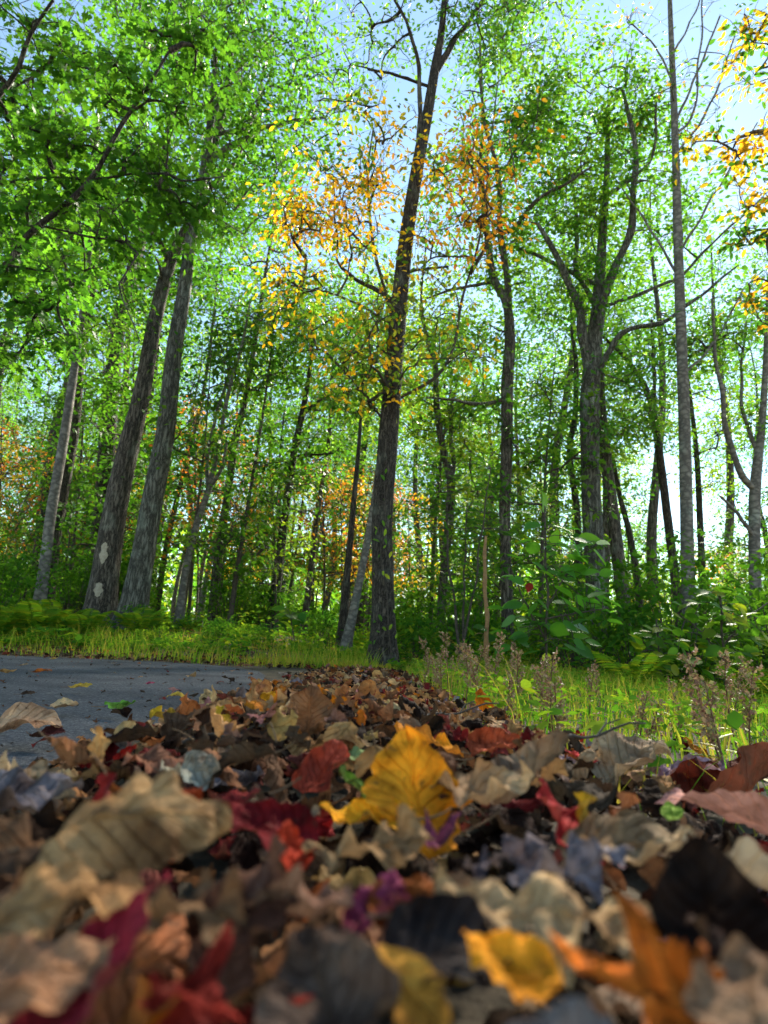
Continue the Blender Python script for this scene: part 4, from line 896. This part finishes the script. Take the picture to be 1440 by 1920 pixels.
GD, GR = 'fallen leaves in the roadside drift', 'fallen leaves lying on the road'
KN = {'oak': 'lobed', 'beech': 'narrow toothed', 'ovate': 'oval', 'broad': 'broad rounded', 'maple': 'star-shaped'}
def cvar(c): return np.clip(np.array(PALS[c]) * (.75 + .5 * gl.random()) * (1 + gl.normal(0, .06, 3)), .004, .9)
def single(x, y, z, s, cname, yaw, pit, rol, vi, flip, label, group, stalk=False, colour=None, me=None, cat='fallen leaf'):
    o = obj('fallen_leaf', me or HI[vi][4], M_FALL, loc=(x, y, z), label=label, cat=cat, group=group)
    o.matrix_world = Matrix.Translation((x, y, z)) @ Matrix(rotm(yaw, pit, rol, flip).tolist()).to_4x4() @ Matrix.Scale(s, 4)
    c = colour if colour is not None else cvar(cname); o.color = (*[float(a) for a in c], 1)
    if stalk: obj('stalk', STK[vi % 2], M_STALK, o)
    return o
# leaves one can name in the photograph: pixel, length in metres, colour, kind, tilt
HERO = [  # u, v, dist, size, colour, kind, yaw deg, pitch deg, roll deg, shape params, label
    (250, 1570, .34, .135, (.44, .27, .125), 'beech', 6, -8, 36, dict(curl=-2.4, bend=-1.9, crumple=.03, ripple=.03), 'large pale tan curled leaf arching over dark litter'),
    (325, 1535, .325, .055, (.42, .06, .015), 'ovate', 80, -20, 60, dict(curl=1.5, bend=.4, crumple=.02, ripple=.02), 'small bright red leaf lying across the large pale curled leaf'),
    (778, 1480, .50, .115, (.85, .33, .02), 'ovate', 100, -62, 12, dict(curl=-1.8, bend=.5, crumple=.03, ripple=.03, fold=.5), 'bright orange leaf standing upright with pointed tip'),
    (690, 1535, .47, .088, (.85, .40, .02), 'beech', 172, 2, 12, dict(curl=2.6, bend=.8, crumple=.02, ripple=.04), 'golden yellow curled leaf at the foot of the upright orange leaf'),
    (607, 1440, .62, .085, (.42, .07, .04), 'broad', 60, -35, 25, dict(curl=3.5, bend=.6, crumple=.02, ripple=.02), 'crimson and orange folded leaf humped above the drift'),
    (672, 1420, .72, .06, (.34, .45, .17), 'beech', 10, -4, 8, dict(curl=1.2, bend=-.6, crumple=.02, ripple=.02), 'pale green leaf behind the crimson folded leaf'),
    (360, 1448, .62, .07, (.40, .40, .32), 'broad', -15, -6, 20, dict(curl=1.5, bend=.3, crumple=.04, ripple=.05), 'pale grey-green crumpled leaf showing its underside'),
    (1000, 1450, .55, .12, (.24, .17, .115), 'broad', 40, -30, -25, dict(curl=3.0, bend=.7, crumple=.03, ripple=.03), 'brown leaf folded like a tent over a dark hollow'),
    (900, 1480, .50, .11, (.40, .27, .15), 'beech', -25, -14, 18, dict(curl=2.2, bend=.8, crumple=.03, ripple=.05), 'tan ribbed leaf curling beside the tent-folded brown leaf'),
    (1010, 1722, .275, .105, (.60, .42, .22), 'oak', -8, -6, -14, dict(curl=1.0, bend=.4, crumple=.04, ripple=.04), 'large pale beige leaf with wavy lobes and small holes'),
    (1330, 1705, .28, .062, (.018, .012, .010), 'broad', 80, -58, -8, dict(curl=1.2, bend=.5, crumple=.02, ripple=.01), 'almost black broad leaf standing on edge'),
    (1180, 1868, .235, .085, (.50, .14, .02), 'maple', 170, -10, -18, dict(curl=1.0, bend=.8, crumple=.05, ripple=.03), 'rusty orange ragged leaf in front of the pale beige leaf'),
    (955, 1815, .24, .045, (.82, .32, .02), 'ovate', 150, -15, -20, dict(curl=1.0, bend=.8, crumple=.03, ripple=.03), 'small bright orange leaf tip under the pale beige leaf'),
    (775, 1862, .235, .052, (.62, .30, .05), 'beech', -55, 10, 30, dict(curl=2.5, bend=1.0, crumple=.02, ripple=.02), 'orange-tan curled leaf edge beside the magenta leaf'),
    (710, 1705, .285, .05, (.42, .08, .17), 'ovate', 70, -20, -18, dict(curl=1.5, bend=.8, crumple=.04, ripple=.04), 'small magenta pink leaf between tan leaves'),
    (770, 1690, .29, .05, (.46, .13, .03), 'ovate', 20, -15, -10, dict(curl=1.0, bend=.6, crumple=.03, ripple=.03), 'rust-red leaf fragment touching the magenta leaf'),
    (830, 1572, .40, .058, (.30, .08, .16), 'maple', 30, -20, -8, dict(curl=2.0, bend=1.2, crumple=.05, ripple=.04), 'purple-red crinkled leaf behind the large pale beige leaf'),
    (185, 1815, .25, .085, (.24, .02, .035), 'ovate', 60, -38, -18, dict(curl=1.6, bend=.6, crumple=.02, ripple=.02), 'deep crimson leaf tilted up among dark brown leaves'),
    (420, 1900, .235, .085, (.24, .022, .015), 'maple', 10, -6, -20, dict(curl=1.0, bend=.5, crumple=.05, ripple=.03), 'red ragged leaf lying lowest among the dark leaves'),
    (690, 1600, .37, .095, (.52, .36, .18), 'oak', -10, -10, -16, dict(curl=1.4, bend=.5, crumple=.04, ripple=.05), 'pale crumpled lobed leaf right of a red fragment'),
    (545, 1590, .38, .045, (.50, .05, .02), 'ovate', 120, -30, 10, dict(curl=1.0, bend=.6, crumple=.03, ripple=.03), 'bright red leaf fragment in the dark hollow'),
    (505, 1555, .42, .085, (.20, .015, .02), 'ovate', 160, -16, 10, dict(curl=1.8, bend=.4, crumple=.02, ripple=.02), 'dark red glossy leaf beside the bright red fragment'),
    (130, 1725, .28, .085, (.36, .215, .10), 'beech', 20, -8, -12, dict(curl=1.8, bend=-.9, crumple=.03, ripple=.04), 'tan wrinkled leaf bridging the dark hollow'),
    (330, 1725, .285, .08, (.26, .165, .09), 'oak', -15, -12, -14, dict(curl=1.5, bend=-.8, crumple=.04, ripple=.05), 'dull tan torn leaf hanging over dark litter'),
    (470, 1730, .28, .095, (.15, .075, .05), 'beech', 75, -30, -10, dict(curl=2.2, bend=.5, crumple=.03, ripple=.03), 'brown-mauve leaf standing with pale raised ribs'),
    (955, 1625, .37, .065, (.24, .215, .25), 'oak', 10, -12, -12, dict(curl=1.8, bend=.8, crumple=.05, ripple=.07), 'lavender-grey crinkled leaf behind the beige leaf'),
    (1075, 1640, .36, .085, (.22, .19, .21), 'oak', -8, -10, -12, dict(curl=1.6, bend=.6, crumple=.05, ripple=.07), 'grey-lilac crinkled leaf right of the lavender one'),
    (1175, 1585, .42, .10, (.36, .25, .14), 'ovate', -30, -14, 14, dict(curl=1.6, bend=.5, crumple=.03, ripple=.03), 'grey-tan oval leaf with wavy edges sloping down'),
    (1060, 1545, .46, .085, (.40, .03, .03), 'ovate', 110, -28, 14, dict(curl=2.0, bend=.6, crumple=.03, ripple=.03), 'dark red folded leaf right of the tan ribbed leaf'),
    (1345, 1535, .46, .085, (.50, .24, .20), 'ovate', 165, -10, 16, dict(curl=2.2, bend=-.7, crumple=.03, ripple=.03), 'dusty pink smooth curled leaf'),
    (1395, 1475, .52, .125, (.16, .03, .015), 'broad', 15, -26, -22, dict(curl=2.6, bend=.5, crumple=.03, ripple=.02), 'dark maroon rolled leaf at the grass edge'),
    (1300, 1448, .62, .07, (.42, .28, .36), 'ovate', -25, -18, 10, dict(curl=1.8, bend=.5, crumple=.03, ripple=.03), 'pinkish lilac leaf shining by the maroon rolled leaf'),
    (1260, 1522, .50, .026, (.30, .5, .06), 'ovate', 80, -20, -10, dict(curl=1, bend=.4, crumple=.02, ripple=.02), 'tiny fresh green leaf bit among the brown'),
    (1410, 1640, .32, .10, (.40, .32, .22), 'beech', -60, -10, -14, dict(curl=1.5, bend=.5, crumple=.03, ripple=.03), 'tan smooth leaf behind the black standing leaf'),
    (905, 1325, 1.45, .10, (.75, .22, .015), 'ovate', 100, -70, 10, dict(curl=1.6, bend=.5, crumple=.04, ripple=.03), 'orange leaf standing upright at the foot of the weeds'),
    (800, 1392, .80, .11, (.8, .32, .02), 'beech', 175, -14, 12, dict(curl=2.2, bend=.6, crumple=.03, ripple=.04), 'orange leaf lying behind the upright orange leaf'),
    (930, 1402, .80, .09, (.34, .07, .03), 'broad', 30, -18, 14, dict(curl=2.2, bend=.6, crumple=.04, ripple=.03), 'dark rust-red rumpled leaf before the weeds'),
    (1190, 1430, .72, .11, (.33, .24, .15), 'broad', 20, -20, 8, dict(curl=1.8, bend=-.7, crumple=.04, ripple=.03), 'mottled brown broad leaf humped at the grass edge'),
    (1305, 1407, .95, .05, (.60, .22, .015), 'ovate', 130, -35, 12, dict(curl=1.5, bend=.5, crumple=.03, ripple=.03), 'small orange leaf tucked into the grass'),
    (60, 1470, .66, .105, (.50, .36, .21), 'oak', 165, -10, 18, dict(curl=2.6, bend=-.6, crumple=.03, ripple=.03), 'tan curled leaf at the pavement edge beside dark litter'),
    (340, 1365, 1.05, .09, (.17, .10, .06), 'broad', 60, -30, 15, dict(curl=2.5, bend=.5, crumple=.04, ripple=.03), 'dark brown tent-shaped leaf at the road side of the drift'),
    (235, 1412, .82, .035, (.55, .03, .02), 'ovate', 40, -30, 10, dict(curl=1, bend=.4, crumple=.03, ripple=.02), 'small vivid red leaf fragment at the drift edge'),
    (50, 1500, .55, .09, (.20, .18, .20), 'broad', 20, -8, 8, dict(curl=1.2, bend=.5, crumple=.04, ripple=.04), 'grey-violet matted leaf left of the large pale curled leaf'),
    (1420, 1870, .235, .06, (.32, .20, .12), 'ovate', 60, -10, -10, dict(curl=1.2, bend=.5, crumple=.03, ripple=.03), 'pale leaf corner beside the rusty ragged leaf'),
    (570, 1700, .285, .085, (.34, .20, .14), 'beech', -50, -14, -8, dict(curl=2.0, bend=.7, crumple=.03, ripple=.03), 'pinkish brown curled leaf left of the magenta leaf'),
    (860, 1800, .255, .07, (.03, .024, .024), 'broad', 12, -4, -12, dict(curl=1.2, bend=-.6, crumple=.02, ripple=.02), 'near-black smooth leaf beneath the beige leaf'),
    (600, 1860, .24, .08, (.10, .07, .055), 'ovate', 100, -10, -14, dict(curl=1.8, bend=.6, crumple=.03, ripple=.03), 'dark brown leaf between red leaf and orange-tan edge'),
    (40, 1850, .25, .07, (.34, .19, .11), 'ovate', 30, -10, -14, dict(curl=1.6, bend=.5, crumple=.03, ripple=.03), 'dull pink-brown leaf beside the deep crimson leaf'),
]
RHERO = [(75, 1263, .085, (.45, .12, .02), 'rust-orange leaf alone on the asphalt'), (150, 1292, .085, (.60, .40, .06), 'yellow leaf lying on the asphalt'), (120, 1329, .075, (.58, .40, .22), 'pale tan crinkled leaf on the asphalt'),
         (225, 1333, .105, (.16, .38, .05), 'fresh green leaf at the edge of the asphalt'), (282, 1283, .04, (.40, .05, .12), 'small magenta leaf on the asphalt'), (52, 1304, .05, (.08, .05, .035), 'dark brown curled scrap on the asphalt'),
         (45, 1382, .14, (.56, .34, .20), 'large peach-tan rolled leaf lying on the asphalt'), (45, 1249, .06, (.55, .42, .25), 'pale leaf far out on the asphalt'), (100, 1237, .06, (.55, .38, .10), 'yellowish leaf at the far edge of the asphalt'), (330, 1310, .07, (.60, .38, .06), 'golden leaf where asphalt meets the drift'),
         (90, 1385, .07, (.10, .03, .03), 'dark maroon leaf beside the peach-tan rolled leaf'), (215, 1245, .05, (.42, .40, .36), 'small grey leaf far out on the asphalt')]
def ray(u, v):
    return unit(fwd + (u - IW / 2) / F * rgt - (v - IH / 2) / F * upv)
heroes = []
for (u, v, dist, s, c, k, yw, pt, rl, prm, lab) in HERO:
    d0_ = dist
    for it_ in range(8):                                        # slide it along until it rests on the drift
        p = CAM + ray(u, v) * dist; gap = p[2] - float(full(p[0], p[1]))
        if gap > .05: dist += .7 * (gap - .05) / max(.12, -ray(u, v)[2])
    s *= dist / d0_
    if dist < .48 and abs(math.sin(R(yw))) < .7: rl = max(abs(rl), 12) * (1 if math.cos(R(yw)) > 0 else -1)
    s *= .76 if dist < .45 else .84
    prm = dict(prm); prm['crumple'] = prm['crumple'] * (1.0 if s > .1 else 1.4) + .006; prm['ripple'] = prm['ripple'] * 1.4 + .01; prm['curl'] *= 1.25; prm['twist'] = gl.normal() * .5
    V, fs, uv = blade(k, 30 if k != 'maple' else 24, 12 if k != 'maple' else 7, gl, **prm)
    single(p[0], p[1], p[2], s, None, R(yw), R(pt), R(rl), int(gl.integers(2)), False, lab, None, stalk=True, colour=c, me=mesh('leaf_blade', V, fs, uv=uv))
    heroes.append((p, s))
for i, (u, v, s, c, lab) in enumerate(RHERO):
    d = ray(u, v); p = CAM + d * ((.034 - CAM[2]) / d[2])
    V, fs, uv = blade(['ovate', 'beech', 'broad', 'beech'][i % 4], 22, 8, gl, curl=2.0, bend=gl.normal() * .8, crumple=.03, ripple=.03)
    single(p[0], p[1], p[2] + .12 * s, s, None, gl.random() * .8 - .4, -.12, .25, i, False, lab, None, stalk=True, colour=c, me=mesh('leaf_blade', V, fs, uv=uv))
    heroes.append((p, s))
HP = np.array([h[0] for h in heroes]); HS = np.array([h[1] for h in heroes])

# leaves in front of a hero leaf make way for it
uvh = np.array([project(h)[:2] for h in HP]); hd = np.linalg.norm(HP - CAM, axis=1)
sel = []
for i, c in enumerate(cand):
    p = np.array(c[:3]); u, v, z = project(p)
    if z <= .05: continue
    d = np.linalg.norm(p - CAM); half = .5 * c[3] * F / d
    if c[5] and v < 1990 and -60 < u < 1500 and v > 1180:
        near = (hd < d + .06) & False
        sc_ = c[3] / d
    else: sc_ = 0
    if d < .55 and c[3] / d > .24 + .06 * (d > .3): continue
    blocked = bool(np.any((np.hypot(uvh[:, 0] - u, uvh[:, 1] - v) < .42 * HS * F / hd + .30 * half) & (d < hd + .015))) if d < 1.2 else False
    if blocked: continue
    sel.append((sc_, i))
sel.sort(reverse=True)
top = {i for s_, i in sel[:240] if s_ > 0}
for s_, i in sel:
    x, y, z, s, cn, tp_, yaw, pit, rol, vi, flip = cand[i]
    if i in top:
        road_ = bool(in_poly(np.array(x), np.array(y), ROADPOLY)) and x < -.66
        k = HI[vi][0]; pr = HI[vi][5]
        st_ = 'tightly curled' if abs(pr['curl']) > 3.2 else ('flat' if abs(pr['curl']) < 1.0 else 'curled')
        single(x, y, z, s, cn, yaw, pit, rol, vi, flip, f'{st_} {cn} {KN[k]} leaf ' + ('lying on the asphalt road' if road_ else 'in the roadside leaf drift'), GR if road_ else GD, stalk=s_ > .10)
    else:
        d = math.hypot(x, y)
        if d < 1.3 and s > .03: k, V, fs, uv, _, _ = HI[vi]
        else: k, V, fs, uv = LO[vi % len(LO)]
        LIT.add((V * s) @ rotm(yaw, pit, rol, flip).T + np.array([x, y, z]), fs, cvar(cn), uv)
obj('leaf_litter', LIT.mesh('leaf_litter'), M_LIT, kind='stuff', label='deep brown litter of small dead leaves along the road edge', cat='leaf litter')
# flat old leaves on the forest floor
n = 9000; gy = 6 + 16 * rng.random(n) ** 1.4; gx = (-40 + 1520 * rng.random(n) - 720) / F * gy
k = ~in_poly(gx, gy, ROADPOLY); gx, gy = gx[k], gy[k]; n = len(gx)
Vh, Fh, Ch = leaves(np.c_[gx, gy, ground_z(gx, gy) + .012], np.c_[rng.normal(size=(n, 2)), rng.normal(0, .15, n)], np.c_[rng.normal(0, .25, (n, 2)), np.ones(n)], .06 + .06 * rng.random(n), OVAL, pick(np.array(list(PALS.values()))[[0, 2, 3, 4, 12, 7]], n))
obj('forest_litter', mesh('forest_litter', Vh, Fh, Ch), M_DRY, kind='stuff', label='old brown leaves scattered over the forest floor', cat='leaf litter')
tri = sum(len(me.loops) - 2 * len(me.polygons) for me in bpy.data.meshes)
print('TRIS unique', tri, 'litter', len(cand), 'objects', len(bpy.data.objects))

# twigs on the drift
for i, (u, v, d_, ln, yw, lab) in enumerate([(860, 1352, 1.15, .16, 25, 'thin bare twig poking out of the drift before the weeds'), (640, 1330, 1.4, .14, -30, 'slim bare twig lying on the leaf drift'), (1120, 1402, .85, .12, 10, 'short dark twig at the grass edge of the drift'), (420, 1400, .9, .13, -15, 'dark twig half buried on the road side of the drift')]):
    p = CAM + ray(u, v) * d_; t = np.linspace(0, 1, 8)
    pt = np.c_[ln * (t - .5), .02 * np.sin(4 * t), .03 * t + .006 * np.sin(9 * t)]
    V, Q = tubes(pt[None], np.linspace(.0028, .0012, 8)[None], 6)
    o = obj('fallen_twig', mesh('fallen_twig', V, [Q]), M_TWIG, loc=p, label=lab, cat='twig'); o.rotation_euler = (0, 0, R(yw))
    b0 = pt[4]; V, Q = tubes(np.array([[b0, b0 + [.02, .012, .014], b0 + [.045, .018, .02]]]), np.array([[.0016, .0012, .0008]]), 5)
    obj('side_twig', mesh('side_twig', V, [Q]), M_TWIG, o)
